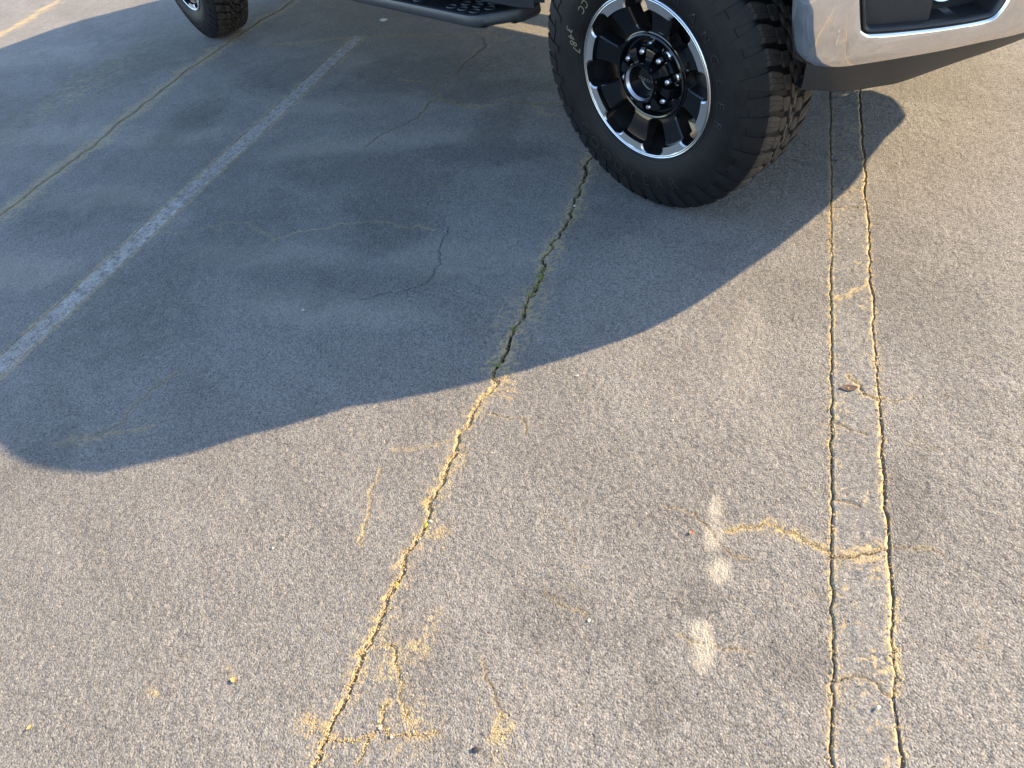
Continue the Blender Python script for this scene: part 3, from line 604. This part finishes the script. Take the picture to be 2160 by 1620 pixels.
corner((0, 2.0, RT), math.pi+STEER, R(17), False, False)
corner((-4.06, 2.0, RT), math.pi, R(50), False, False)

# ---- front bumper
PLAN = [(.512,.036),(.54,.024),(.577,.019),(.626,.034),(.664,.063),(.735,.141),(.798,.217),(.856,.300),(.906,.376),(.945,.48),(.975,.65),(.99,1.0)]
half = catmull(PLAN, 14); full = np.vstack([half, [(x, 2-y) for x, y in half[::-1][1:]]])
BL = np.r_[0, np.cumsum(np.linalg.norm(np.diff(full, axis=0), axis=1))]; BT = BL[-1]; S0 = float(BL[14])   # arc length where the side begins in the outline below
def bz(z): return .016*(1-((z-.715)/.14)**2)-.016*max(0, (.592-z)/.017)**2-.02*max(0, (z-.85)/.03)**2
def bump3(s, z, off=0):
    s = min(max(s, 0), BT); x = np.interp(s, BL, full[:, 0]); y = np.interp(s, BL, full[:, 1]); e = .012
    a = max(s-e, 0); b = min(s+e, BT); tx = np.interp(b, BL, full[:, 0])-np.interp(a, BL, full[:, 0]); ty = np.interp(b, BL, full[:, 1])-np.interp(a, BL, full[:, 1])
    l = math.hypot(tx, ty); nx, ny = ty/l, -tx/l; o = bz(z)+off
    return (x+nx*o, y+ny*o, z)
def rnd(poly, r, n=6):
    out = []; m = len(poly)
    for i in range(m):
        p = np.array(poly[i]); a = np.array(poly[i-1])-p; b = np.array(poly[(i+1) % m])-p; rr = min(r[i] if isinstance(r, (list, tuple)) else r, np.linalg.norm(a)*.45, np.linalg.norm(b)*.45)
        p0 = p+a/np.linalg.norm(a)*rr; p1 = p+b/np.linalg.norm(b)*rr
        for u in np.linspace(0, 1, n): out.append(tuple((1-u)**2*p0+2*u*(1-u)*p+u*u*p1))
    return out
def densify(poly, d):
    out = []
    for i in range(len(poly)):
        a = np.array(poly[i]); b = np.array(poly[(i+1) % len(poly)]); n = max(1, int(np.linalg.norm(b-a)/d))
        for k in range(n): out.append(tuple(a+(b-a)*k/n))
    return out
OFFS = S0
pk = [(.116,.80),(.123,.735),(.134,.664),(.150,.651),(.202,.645),(.288,.638),(.398,.632),(.446,.633),(.468,.668),(.492,.80)]
pk = [(a+OFFS, b) for a, b in pk]
pocket = densify(rnd(pk, [.03,.05,.018,.018,.06,.06,.06,.03,.02,.03], 6), .012)
outer = densify(rnd([(0,.578),(BT,.578),(BT,.87),(0,.87)], .028, 6), .02)
pocket2 = [(BT-a, b) for a, b in pocket[::-1]]
V, F = panel(outer, [pocket, pocket2], bump3, .016)
bmb = MB(); bmb.add(V, F)
# rolled flanges: lower edge, upper edge and round the pockets
oc = [bump3(a, b) for a, b in outer]; oc2 = [tuple(np.array(bump3(a, b, -.022))+np.array((0, 0, .008 if b < .7 else -.008))) for a, b in outer]; bmb.grid([oc, oc2], 0, True)
def inset(poly, d):
    P = np.array(poly); T = np.roll(P, -1, 0)-np.roll(P, 1, 0); T /= np.linalg.norm(T, axis=1)[:, None]+1e-9; N = np.stack([-T[:, 1], T[:, 0]], 1)
    area = .5*np.sum(P[:, 0]*np.roll(P[:, 1], -1)-np.roll(P[:, 0], -1)*P[:, 1])
    return [tuple(p) for p in P+N*d*(1 if area > 0 else -1)]
for pkx in (pocket, pocket2):
    c = np.mean(np.array(pkx), 0)
    bmb.grid([[bump3(a, b, o) for a, b in inset(pkx, k)] for o, k in ((0, 0), (-.0010, .0012), (-.0045, .0040), (-.0100, .0078), (-.020, .0082))], 0, True)
bumper = bmb.build('front_bumper', m_chrome, truck, OFF, smooth='all'); tag(bumper, 'chrome front bumper mirroring the sunlit asphalt')
me = bumper.data
me.set_sharp_from_angle(angle=R(50))
for pkx, mir in ((pocket, False), (pocket2, True)):
    c = np.mean(np.array(pkx), 0)
    def sc(a, b, k): return (c[0]+(a-c[0])*k, c[1]+(b-c[1])*k)
    bez = MB()
    rows = []
    for k, o in ((.0076,-.018),(.0082,-.010),(.0095,-.006),(.0125,-.0045),(.016,-.007),(.019,-.015),(.0205,-.024)):
        rows.append([bump3(a, b, o) for a, b in inset(pkx, k)])
    bez.grid(rows, 0, True)
    def pdep(s):
        q = (s-c[0]) if not mir else (c[0]-s); u = min(max((q+.005)/.03, 0), 1); return -.026-.062*u*u*(3-2*u)
    inner = inset(pkx, .0205); floor_ = []
    loop1 = [bump3(a, b, -.024) for a, b in inner]; loop2 = [bump3(a, b, pdep(a)) for a, b in inner]; bez.grid([loop1, loop2], 0, True)
    V, F = panel(inner, [], lambda a, b: bump3(a, b, pdep(a)), .02); bez.add(V, F)
    bez.build('fog_lamp_bezel', m_plast2, truck, OFF, smooth=True)
    # fog lamp
    ls = (OFFS+.335) if not mir else BT-(OFFS+.335); cen = Vector(bump3(ls, .728, -.052)); nrm = (Vector(bump3(ls, .728, 0))-Vector(bump3(ls, .728, -.05))).normalized(); side = Vector((0, 0, 1)).cross(nrm).normalized()
    lm, rf, hs = MB(), MB(), MB()
    def ring(r, d, n=28, sq=1.0): return [cen+side*(r*math.cos(k*2*math.pi/n))+Vector((0, 0, 1))*(r*sq*math.sin(k*2*math.pi/n))+nrm*d for k in range(n)]
    lm.grid([ring(.043, 0), ring(.041, .009), ring(.034, .017), ring(.022, .022), ring(.010, .024), ring(.0005, .0245)], 0, True)
    rf.grid([ring(.042, -.001), ring(.036, -.012), ring(.026, -.021), ring(.012, -.027), ring(.0005, -.028)], 0, True)
    hs.grid([ring(.041, -.03), ring(.0455, -.012), ring(.0475, .003), ring(.0445, .005), ring(.0432, -.001)], 0, True)
    hob = hs.build('fog_lamp', m_plast2, truck, OFF, smooth=True); lm.build('lens', m_lens, hob, (0, 0, 0), smooth='all'); rf.build('reflector', m_refl, hob, (0, 0, 0), smooth='all')
# lower valance
VAL = [(.470,.135),(.505,.146),(.571,.167),(.640,.240),(.671,.282),(.714,.401),(.752,.509),(.791,.631),(.818,.80),(.828,1.0)]
vh = resample(catmull(VAL, 8), 60); vf = np.vstack([vh, [(x+.075*math.exp(-((y-.26)/.24)**2), 2-y) for x, y in vh[::-1][1:]]])  # far corner pushed forward to bulge its ground shadow
nV = len(vf); us = np.linspace(0, BT, nV); rows = []
topc = [bump3(s, .60, -.024) for s in us]; mid = [bump3(s, .575, -.020) for s in us]
rows.append(topc); rows.append(mid)
for f, zz, sw in ((.18,.555,0),(.72,.480,0),(.96,.462,0),(1.0,.456,0)):
    rows.append([(m[0]+(v[0]-m[0])*f, m[1]+(v[1]-m[1])*f, zz) for m, v in zip(mid, vf)])
rows.append([(v[0]-.10, 1+(v[1]-1)*.93, .458) for v in vf])
vb = MB(); vb.grid(rows); tag(vb.build('valance', m_plast, truck, OFF, smooth=True), 'dark grey plastic valance below the chrome bumper')

# ---- running boards
def board(sgn, inner=.30, drop=0.0):
    """sgn +1: right side (y small). Plan outline, plate with rolled lip, grip dimples with painted hole shade"""
    def Yw(y): return y if sgn > 0 else 2-y
    out = rnd([(-3.30,inner),(-3.30,.095),(-3.22,.072),(-.945,.072),(-.800,min(.215, inner-.01)),(-.790,inner)], [.01,.03,.05,.05,.03,.01], 7)
    pl = MB(); c = np.array((-2.05,.19))
    def lo(o, z): 
        r = []
        for x, y in out:
            x2 = x-o*(1 if x > -2.05 else -1)*(1 if abs(x+2.05) > 1.12 else 0); y2 = y+o*min(1, (inner-.072)/.2) if y < min(.2, inner-.005) else y
            r.append((x2, Yw(y2), z-drop))
        return r
    pl.grid([lo(.06,.440), lo(.030,.443), lo(.006,.458), lo(0,.468), lo(0,.490), lo(.004,.498), lo(.012,.501), lo(.020,.4995), lo(.026,.4965)], 0, True)
    inn = [(p[0], p[1]) for p in lo(.026, 0)]; V, F = panel(inn, [], lambda a, b: (a, b, .4965-drop), .3); pl.add(V, F)
    inn = [(p[0], p[1]) for p in lo(.06, 0)]; V, F = panel(inn, [], lambda a, b: (a, b, .440-drop), .3); pl.add(V, F)
    o = pl.build('running_board', m_step, truck, OFF, smooth=True)
    for bx in (-1.15, -2.0, -2.9):
        b = MB(); b.tube([(bx, Yw(.22), .45), (bx, Yw(.36), .50), (bx, Yw(.55), .62)], .022, 8); b.build('bracket', m_under, o, (0, 0, 0), smooth=True)
    if sgn < 0: return o      # the far step is seen only by its shadow
    dm = MB(); n = 20
    def el(k, z, e=1.0): return [(.026*k*math.cos(q*2*math.pi/n), .0155*k*e*math.sin(q*2*math.pi/n), z) for q in range(n)]
    dm.grid([el(1.22, .0), el(1.10, .0030), el(1.0, .0034), el(.93, .0024), el(.88, .0004)], 0, True); dimple = mesh('grip_dimple', dm.V, dm.F, m_step, True)
    hm = MB(); hm.add(el(.86, .0008), [tuple(range(n))]); hole_disc = mesh('grip_hole_shade', hm.V, hm.F, m_hole_shade)  # flat dark disc stands in for the shade inside an open hole
    pads = [(-.99, 0), (-1.06, 1), (-1.13, 0)] if False else []
    for cx in ([-1.02] + [-1.02-.40*k for k in range(1, 6)]):
        for i in range(3):
            for j in range(3):
                if i == 2 and j == 2: continue
                x = cx-.078*i+(.039 if j % 2 else 0)+.03; y = .128+.048*j
                d = put('grip_dimple', dimple, o, (x, Yw(y), .4967)); h = put('grip_hole_shade', hole_disc, o, (x, Yw(y), .4967))
    return o
board(1); board(-1, .13, .03)  # far board narrowed and lowered to let a sun strip through

# ---- body shell: unseen, outline shaped to cast the ground shadow
def cy(y, sgn): return y if sgn > 0 else 2-y
def yin(z): return .035+.05*max(0, (z-1.15)/.3)**2+.02*max(0, (.9-z)/.3)**2
def arcpts(cx, cz, r, a0, a1, n=18): return [(cx+r*math.cos(R(a0+(a1-a0)*k/n)), cz+r*math.sin(R(a0+(a1-a0)*k/n))) for k in range(n+1)]
BX = -4.80  # unseen bed end cut short to place the rear edge of the shadow
prof_side = [(.68,1.20),(.62,1.24),(.54,1.28),(.45,1.30),(.38,1.307),(-.45,1.365),(-2.93,1.40),(-2.95,1.46),(BX+.04,1.475),(BX,1.43),(BX,.80),(-4.60,.76)]+arcpts(-4.06,.47,.545,25+130,25,18)[0:0]+[(-4.06+.545*math.cos(R(a)), .47+.545*math.sin(R(a))) for a in np.linspace(150, 12, 16)]+[(-3.46,.575),(-.62,.575)]+[(.0+.545*math.cos(R(a)), .47+.545*math.sin(R(a))) for a in np.linspace(168, 34, 16)]+[(.50,.80),(.60,.84),(.69,.92),(.71,1.06)]
for sgn in (1, -1):
    V, F = panel(densify(prof_side, .12), [], lambda x, z: (x, cy(yin(z)+.04*max(0, (x-.3)/.4)**2, sgn), z), .12)
    mb = MB(); mb.add(V, F); mb.add([(x, cy((y if sgn > 0 else 2-y)+.05, sgn), z) for x, y, z in V], F)
    mb.build('body_side', m_body, truck, OFF, smooth='all')
    for a, b, wtop in ((-.60, -1.74, 0), (-1.76, -2.86, 0)):
        o = [(a, .60), (a, 1.35), (b, 1.37), (b, .60)]; V, F = panel(densify(rnd(o, .03), .1), [], lambda x, z: (x, cy(yin(z)-.006, sgn), z), .1)
        mb = MB(); mb.add(V, F); d = mb.build('door', m_body, truck, OFF, smooth='all')
        hb = MB(); hb.box(b+.06, b+.26, cy(-.012, sgn), cy(.03, sgn), 1.20, 1.235); hb.build('handle', m_chrome, d, (0, 0, 0), bevel=.006)
    # wheel-arch flares and inner arches
    for wx in (0, -4.06):
        fl = MB(); rr = []
        for q in np.linspace(150, 38, 20):
            ca, sa = math.cos(R(q)), math.sin(R(q)); rr.append([(wx+.535*ca, cy(.03, sgn), .47+.535*sa), (wx+.535*ca, cy(-.012, sgn), .47+.535*sa), (wx+.60*ca, cy(-.008, sgn), .47+.60*sa), (wx+.615*ca, cy(.03, sgn), .47+.615*sa)])
        fl.grid(rr); fl.build('wheel_arch_flare', m_plast2, truck, OFF, smooth=True)
        ib = MB(); ib.grid([[(wx+.55*math.cos(R(q)), cy(y, sgn), .47+.55*math.sin(R(q))) for q in np.linspace(142, 38, 16)] for y in (.04, .50)]); ib.build('arch_liner', m_under, truck, OFF)
    # headlight, mirror, tail lamp
    hl = MB(); hl.grid([[(x-.25*max(0, z-1.02), cy(y, sgn), z) for z in np.linspace(.90, 1.20, 4)] for x, y in ((.60,.075),(.70,.10),(.76,.18),(.80,.30),(.84,.42))])
    h = hl.build('headlight', m_glass, truck, OFF, smooth='all')
    mm = MB(); mm.box(-.66, -.80, cy(-.28, sgn), cy(-.10, sgn), 1.42, 1.74); mm.box(-.70, -.76, cy(-.12, sgn), cy(.10, sgn), 1.50, 1.54); mm.box(-.70, -.76, cy(-.12, sgn), cy(.10, sgn), 1.64, 1.67); mm.build('door_mirror', m_plast2, truck, OFF, bevel=.02)
    tl = MB(); tl.box(BX-.012, BX+.16, cy(.028, sgn), cy(.16, sgn), 1.02, 1.40); tl.build('tail_lamp', m_red, truck, OFF, bevel=.015)
# hood
hx = np.linspace(0, 1, 14); hy = np.linspace(-1, 1, 21); rows = []
for u in hx:
    row = []
    for v in hy:
        xf = .90-.30*abs(v)**3; x = xf+(-.47-xf)*u; w = .90-.0*u; zc = 1.26+.105*u+.045*(1-v*v)-.05*max(0, 1-u*9)**2-.02*abs(v)**6
        row.append((x, 1+v*w, zc))
    rows.append(row)
hb = MB(); hb.grid(rows); hb.grid([rows[0], [(x-.01, y, 1.12) for x, y, z in rows[0]]]); hb.build('hood', m_body, truck, OFF, smooth=True)
# grille
gb = MB(); gpts = np.linspace(-1, 1, 15); gb.grid([[(.89-.06*abs(v)**2.4, 1+v*.62, z) for v in gpts] for z in (.86, 1.22)]); gr_o = gb.build('grille', m_plast2, truck, OFF, smooth='all')
for zb in (.93, 1.03, 1.13):
    b = MB(); b.grid([[(.905-.06*abs(v)**2.4+dx, 1+v*.60, zb+dz) for v in gpts] for dx, dz in ((0,-.022),(.016,-.014),(.016,.014),(0,.022))]); b.build('grille_bar', m_chrome, gr_o, (0, 0, 0), smooth=True)
nose = MB(); nose.box(.48, .64, .10, 1.90, .60, 1.19); nose.box(.60, .80, .34, 1.66, .60, 1.20); nose.box(-.1, .50, .10, 1.90, 1.03, 1.26); nose.build('radiator_light_block', m_under, truck, OFF)  # plain hidden boxes, widened to stop sun leaking through the nose
eb = MB(); eb.box(-.50, .30, .085, 1.915, 1.03, 1.25); eb.box(-.62, .5, .50, 1.50, .62, 1.20); eb.build('engine_bay_light_block', m_under, truck, OFF)  # hidden boxes added to block sunlight under the hood
sk = MB(); sk.box(.15, .56, .22, 1.78, .475, .60); sk.build('under_nose_light_block', m_under, truck, OFF)  # hidden box added to close a sunlit gap behind the valance
# cab
CAB = [(-.45,1.375,.10),(-1.18,1.98,.27),(-1.9,2.03,.27),(-2.66,1.99,.27),(-2.92,1.38,.10)]
cb_ = MB(); secs = []
for x, zz, yy in CAB: secs.append([(x, yy, zz)]+[(x, 1+v*(1-yy)*.97, zz+.03*(1-v*v)*(1 if zz > 1.5 else .3)) for v in np.linspace(-1, 1, 9)][0:]+[(x, 2-yy, zz)])
cb_.grid(secs)
for e in (0, -1):
    cb_.add([secs[k][e] for k in range(5)], [(0, 1, 2, 3, 4)])
cab = cb_.build('cab', m_body, truck, OFF, smooth=True)
def lerp(a, b, u): return tuple(a[i]+(b[i]-a[i])*u for i in range(3))
wsn = MB(); A, B = secs[0], secs[1]; nrm = Vector((.64, 0, .77))*.006
wsn.grid([[Vector(lerp(A[j], B[j], u))+nrm for j in range(1, 10)] for u in (.06, .3, .6, .93)]); wsn.build('windshield', m_glass, cab, (0, 0, 0), smooth='all')
rwn = MB(); A, B = secs[3], secs[4]; rwn.grid([[Vector(lerp(A[j], B[j], u))+Vector((-.012, 0, .005)) for j in range(2, 9)] for u in (.15, .5, .85)]); rwn.build('rear_window', m_glass, cab, (0, 0, 0), smooth='all')
for sgn in (1, -1):
    for pts in ([(-.66,1.43),(-1.20,1.90),(-1.72,1.92),(-1.72,1.43)], [(-1.80,1.43),(-1.80,1.92),(-2.58,1.90),(-2.78,1.43)]):
        V, F = panel(rnd(pts, .03), [], lambda x, z: (x, cy(.10+.17*(z-1.375)/.6-.006, sgn), z), .3); mb = MB(); mb.add(V, F); mb.build('side_window', m_glass, cab, (0, 0, 0))
# bed, tailgate, rear bumper, underside
bd = MB(); bd.box(BX+.06, -2.98, .12, 1.88, .86, .90); bd.box(-2.99, -2.95, .08, 1.92, .86, 1.46); bd.box(BX+.05, -2.98, .085, .12, .86, 1.45); bd.box(BX+.05, -2.98, 1.88, 1.915, .86, 1.45); bd.build('cargo_bed', m_under, truck, OFF)
tg = MB(); tg.box(BX-.01, BX+.05, .16, 1.84, .84, 1.455); tgo = tg.build('tailgate', m_body, truck, OFF, bevel=.012)
rb = MB(); rb.box(BX-.16, BX-.02, .10, 1.90, .62, .80); rb.build('rear_bumper', m_chrome, truck, OFF, bevel=.03)
ub = MB(); ub.box(-3.50, -.60, .09, 1.91, .585, .66); ub.build('floor_pan', m_under, truck, OFF)
for y0 in (.52, 1.40):
    fr = MB(); fr.box(-4.95, .62, y0, y0+.08, .56, .72); fr.build('frame_rail', m_under, truck, OFF)
for x in (0, -4.06):
    ax = MB(); ax.tube([(x, .20, RT), (x, 1.80, RT)], .055, 14); ax.tube([(x, 1.05, RT), (x, 1.10, RT), (x, 1.30, RT), (x, 1.35, RT)], [.06, .16, .16, .06], 18); ax.build('axle', m_under, truck, OFF, smooth=True)
ex = MB(); ex.tube([(-.4, .75, .50), (-2.4, .72, .48), (-3.2, .70, .50), (-4.0, .62, .66), (-4.8, .45, .58)], .04, 12); ex.tube([(-2.0, .72, .49), (-2.05, .72, .49), (-2.75, .71, .485), (-2.8, .71, .485)], [.04, .10, .10, .04], 14); ex.build('exhaust', m_under, truck, OFF, smooth=True)
tr = MB(); tr.tube([(-.5, 1.0, .60), (-1.3, 1.0, .56), (-1.7, 1.0, .52), (-4.0, 1.15, RT)], [.16, .13, .045, .04], 12); tr.build('driveline', m_under, truck, OFF, smooth=True)
mf = MB(); mf.box(-.60, -.585, .05, .34, .68, .80); mf.build('mud_flap', m_plast2, truck, OFF, bevel=.003)

# ---------------------------------------------------------------- small things on the asphalt
m_weed = mat('weed leaf green', (.17, .20, .05), .6, nscale=90, namp=.35); m_weed2 = mat('yellow moss', (.24, .21, .03), .9, nscale=200, namp=.4)
m_dead = mat('dry brown leaf', (.065, .042, .030), .8, nscale=80, namp=.3); m_or = mat('orange petal', (.42, .13, .05), .7, nscale=90); m_yel = mat('yellow leaf scrap', (.40, .29, .09), .8, nscale=90)
m_stone = mat('pale pebble', (.42, .38, .31), .85, nscale=160, namp=.3); m_scrap = mat('white scrap', (.62, .62, .62), .8, nscale=60)
m_grit = mat('tan grit', (.33, .24, .125), .95, nscale=120, namp=.4); m_dark = mat('dark stone chip', (.025, .024, .024), .8, nscale=100)
def at(s, t, dz=0.0): x, y = w2(s, t); return Vector((x, y, gz(s, t)+dz))
def weed(s, t, n, size, seed, label):
    r = random.Random(seed); root = empty('crack_weed', at(s, t, -.006)); tag(root, label, 'weed', 'weeds rooted in the long crack')
    stem = MB()
    for k in range(n):
        a = r.uniform(0, 6.28); L = size*r.uniform(.5, 1); lean = r.uniform(.3, 1.1); tip = Vector((math.cos(a)*L*lean, math.sin(a)*L*lean, .008+L*r.uniform(.4, .8)))
        stem.tube([(0, 0, 0), tip*.5+Vector((0, 0, .002)), tip], [.0009, .0007, .0004], 5)
        for q in range(r.randint(3, 5)):
            b = a+r.uniform(-2, 2); ll = size*r.uniform(.30, .55); w = ll*.30; up = r.uniform(-.1, .5); base = tip*r.uniform(.55, 1)
            dx = Vector((math.cos(b), math.sin(b), up)); nx = Vector((-math.sin(b), math.cos(b), r.uniform(-.3, .3)))
            lf = MB(); lf.add([base, base+dx*ll*.35+nx*w, base+dx*ll*.8+nx*w*.6, base+dx*ll+Vector((0, 0, -.001)), base+dx*ll*.8-nx*w*.6, base+dx*ll*.35-nx*w, base+dx*ll*.45+Vector((0, 0, -.0012))], [(0, 1, 6), (1, 2, 6), (2, 3, 6), (3, 4, 6), (4, 5, 6), (5, 0, 6)])
            lf.build('leaf', m_weed, root, (0, 0, 0))
    stem.build('stem', m_weed, root, (0, 0, 0))
WL = ['tiny green weed in the long crack, farthest up towards the wheel', 'small spreading weed below the farthest one in the long crack', 'largest leafy green weed in the middle of the long crack', 'short green weed just below the largest one in the crack',
      'flat green weed in the widest part of the shaded crack', 'narrow green weed low in the shaded part of the crack', 'small weed leaning over the left lip of the shaded crack', 'lone green weed at the edge of the truck shadow in the crack']
for k, (s, t, n, sz) in enumerate([(-.378,-.285,3,.016),(-.425,-.287,4,.020),(-.470,-.287,5,.022),(-.515,-.288,4,.018),(-.565,-.289,4,.018),(-.610,-.291,3,.016),(-.680,-.296,4,.016),(-.842,-.298,4,.018)]): weed(s, t, n, sz, 50+k, WL[k])
def lump(name, s, t, size, flat, material, seed, label, cat, group=None, dz=0.0, pts=16, elong=1.0, ang=0):
    r = random.Random(seed); bm = bmesh.new(); vs_ = []
    for k in range(pts):
        v = Vector((r.gauss(0, 1), r.gauss(0, 1), r.gauss(0, 1))).normalized()*r.uniform(.8, 1); vs_.append(bm.verts.new((v.x*size*elong, v.y*size, v.z*size*flat)))
    bmesh.ops.convex_hull(bm, input=vs_); 
    for v in [v for v in bm.verts if not v.link_faces]: bm.verts.remove(v)
    me = bpy.data.meshes.new(name); bm.to_mesh(me); bm.free(); me.materials.append(material); o = link(bpy.data.objects.new(name, me)); o.location = at(s, t, size*flat*.6+dz); o.rotation_euler = (0, 0, ang)
    return tag(o, label, cat, group)
def leaf(name, s, t, L, W, ang, material, label, cat, curl=.2, dz=.004):
    mb = MB(); n = 9; rows = []
    for k in range(n):
        u = k/(n-1); w = W*math.sin(math.pi*min(max(u*.94+.03, 0), 1))**.8; x = (u-.5)*L; zz = curl*L*(u-.5)**2
        rows.append([(x, -w*.5, zz+curl*W*.35), (x, -w*.25, zz+curl*W*.1), (x, 0, zz), (x, w*.25, zz+curl*W*.1), (x, w*.5, zz+curl*W*.35)])
    mb.grid(rows); mb.grid([[(x, y, z-.0006) for x, y, z in r] for r in rows]); o = mb.build(name, material, None, at(s, t, dz), smooth='all'); o.rotation_euler = (0, 0, ang); return tag(o, label, cat)
leaf('dry_leaf', -.848, .624, .040, .022, R(38), m_dead, 'dark brown dry leaf lying on the grey parking line', 'leaf', .10, .0030)
leaf('flower_petal', -1.336, .302, .010, .007, R(60), m_or, 'tiny orange petal beside the pale stains', 'petal', .3)
leaf('leaf_scrap', -1.849, -.571, .015, .011, R(20), m_yel, 'yellow leaf scrap on the sunlit asphalt left of the long crack', 'leaf', .3)
leaf('leaf_scrap', -2.033, -.969, .013, .008, R(100), m_yel, 'small yellow leaf scrap lowest in the left corner', 'leaf', .3)
lump('stone_chip', -1.873, -.021, .006, .8, m_dark, 5, 'dark stone chip beside the tan grit patch at the bottom edge', 'stone chip', elong=1.5, ang=.6)
lump('white_scrap', 2.279, -2.032, .028, .12, m_scrap, 6, 'white scrap lying in the shade below the running board', 'scrap', elong=1.6, ang=R(-5))
PB = [(-1.656,.658,.0055,'white pebble near the right edge of the grey line'),(-.866,-.059,.005,'pale pebble just outside the truck shadow'),(-1.004,.216,.0045,'pale pebble between the long crack and the grey line'),(-1.58,.127,.0045,'pale pebble below the short middle crack'),(-.626,-1.06,.006,'pale pebble in the shade left of the long crack'),(-1.873,-.218,.006,'pale pebble in the branching crack at the bottom'),(-1.885,-.190,.005,'small pale pebble right of the branching crack'),(-1.395,-.296,.006,'pale pebble wedged in the sunny long crack'),(-1.53,-.66,.005,'pale flat pebble on open asphalt far left of the crack'),(.02,-.270,.007,'whitish pebble in the crack nearest the front wheel')]
for k, (s, t, sz, lb) in enumerate(PB): lump('pebble', s, t, sz, .6, m_stone, 80+k, lb, 'pebble', 'loose pebbles on the asphalt', dz=.003 if .58 < t < .7 else 0)
for k, (s, t, lb) in enumerate([(-1.405,-.305,'upper clump of yellow moss in the sunny long crack'),(-1.572,-.313,'lower bright clump of yellow moss in the sunny long crack')]): lump('moss_clump', s, t, .0065, .6, m_weed2, 30+k, lb, 'moss', 'moss clumps in the long crack', pts=30, elong=1.7, dz=-.004, ang=R(120))
# grit: thousands of loose grains along the cracks, one mass
def grit():
    Vs, Fs = [], []; base = np.array([(1,0,0),(-1,0,0),(0,1,0),(0,-1,0),(0,0,.8),(0,0,-.8)], float); fa = np.array([(0,2,4),(2,1,4),(1,3,4),(3,0,4),(2,0,5),(1,2,5),(3,1,5),(0,3,5)])
    r = np.random.default_rng(3); P = []
    for k, num, spread, lo, hi in (('main',900,.010,-2.1,-.86),('main',700,.02,-.86,.42),('br1',60,.006,-9,9),('br2',70,.006,-9,9),('br3',55,.006,-9,9),('br4',60,.008,-9,9),('br5',90,.008,-9,9),('arc2',110,.004,-9,9),('D',700,.025,-.3,2.6),('lf2',16,.005,-9,9),('x7',70,.006,-9,9)):
        Lk = LINES[k]; Lk = Lk[(Lk[:, 0] > lo) & (Lk[:, 0] < hi)]; ii = r.integers(0, len(Lk), num); q = Lk[ii]+r.normal(0, 1, (num, 2))*spread*r.random((num, 1)); P.append(np.c_[q, np.full(num, .004 if k == 'x7' else 0.0)])
    for e, num in (('l0', 450), ('l1', 650)):
        ss = r.uniform(-2.1, .4, num); tt = edge(e, ss)+r.normal(0, 1, num)*.0045; P.append(np.c_[ss, tt, np.full(num, .001)])
    ss = r.uniform(-2.1, .5, 260); P.append(np.c_[ss, r.uniform(.595, .68, 260), np.full(260, .0045)])
    for (a, b, ra, rb, num) in [(-1.83,.015,.045,.02,120),(-1.70,-.21,.05,.035,90),(-1.42,-.262,.02,.02,70),(-.90,-.262,.04,.03,110),(-1.86,-.16,.06,.05,80)]:
        P.append(np.c_[r.normal(a, ra, num), r.normal(b, rb, num), np.zeros(num)])
    ss = r.uniform(-2.1, .3, 500); P.append(np.c_[ss, r.uniform(-1.1, .95, 500), np.zeros(500)])
    P = np.vstack(P); n = len(P); zz = macro(P[:, 0], P[:, 1])+P[:, 2]; sz = np.clip(r.lognormal(-6.75, .42, n), .0005, .0030)
    xx, yy = w2(P[:, 0], P[:, 1]); ang = r.uniform(0, 6.28, n); ca, sa = np.cos(ang), np.sin(ang); st = r.uniform(.5, 1.5, (n, 3))
    loc = base[None]*st[:, None, :]*sz[:, None, None]; X = loc[..., 0]*ca[:, None]-loc[..., 1]*sa[:, None]+xx[:, None]; Y = loc[..., 0]*sa[:, None]+loc[..., 1]*ca[:, None]+yy[:, None]; Z = loc[..., 2]+zz[:, None]+.0006
    V = np.stack([X, Y, Z], -1).reshape(-1, 3); F = (fa[None]+6*np.arange(n)[:, None, None]).reshape(-1, 3)
    me = bpy.data.meshes.new('grit'); me.from_pydata(V.tolist(), [], F.tolist()); me.materials.append(m_grit); return me
tag(link(bpy.data.objects.new('grit', grit())), 'tan grit scattered in and along the cracks of the asphalt', 'grit', kind='stuff')
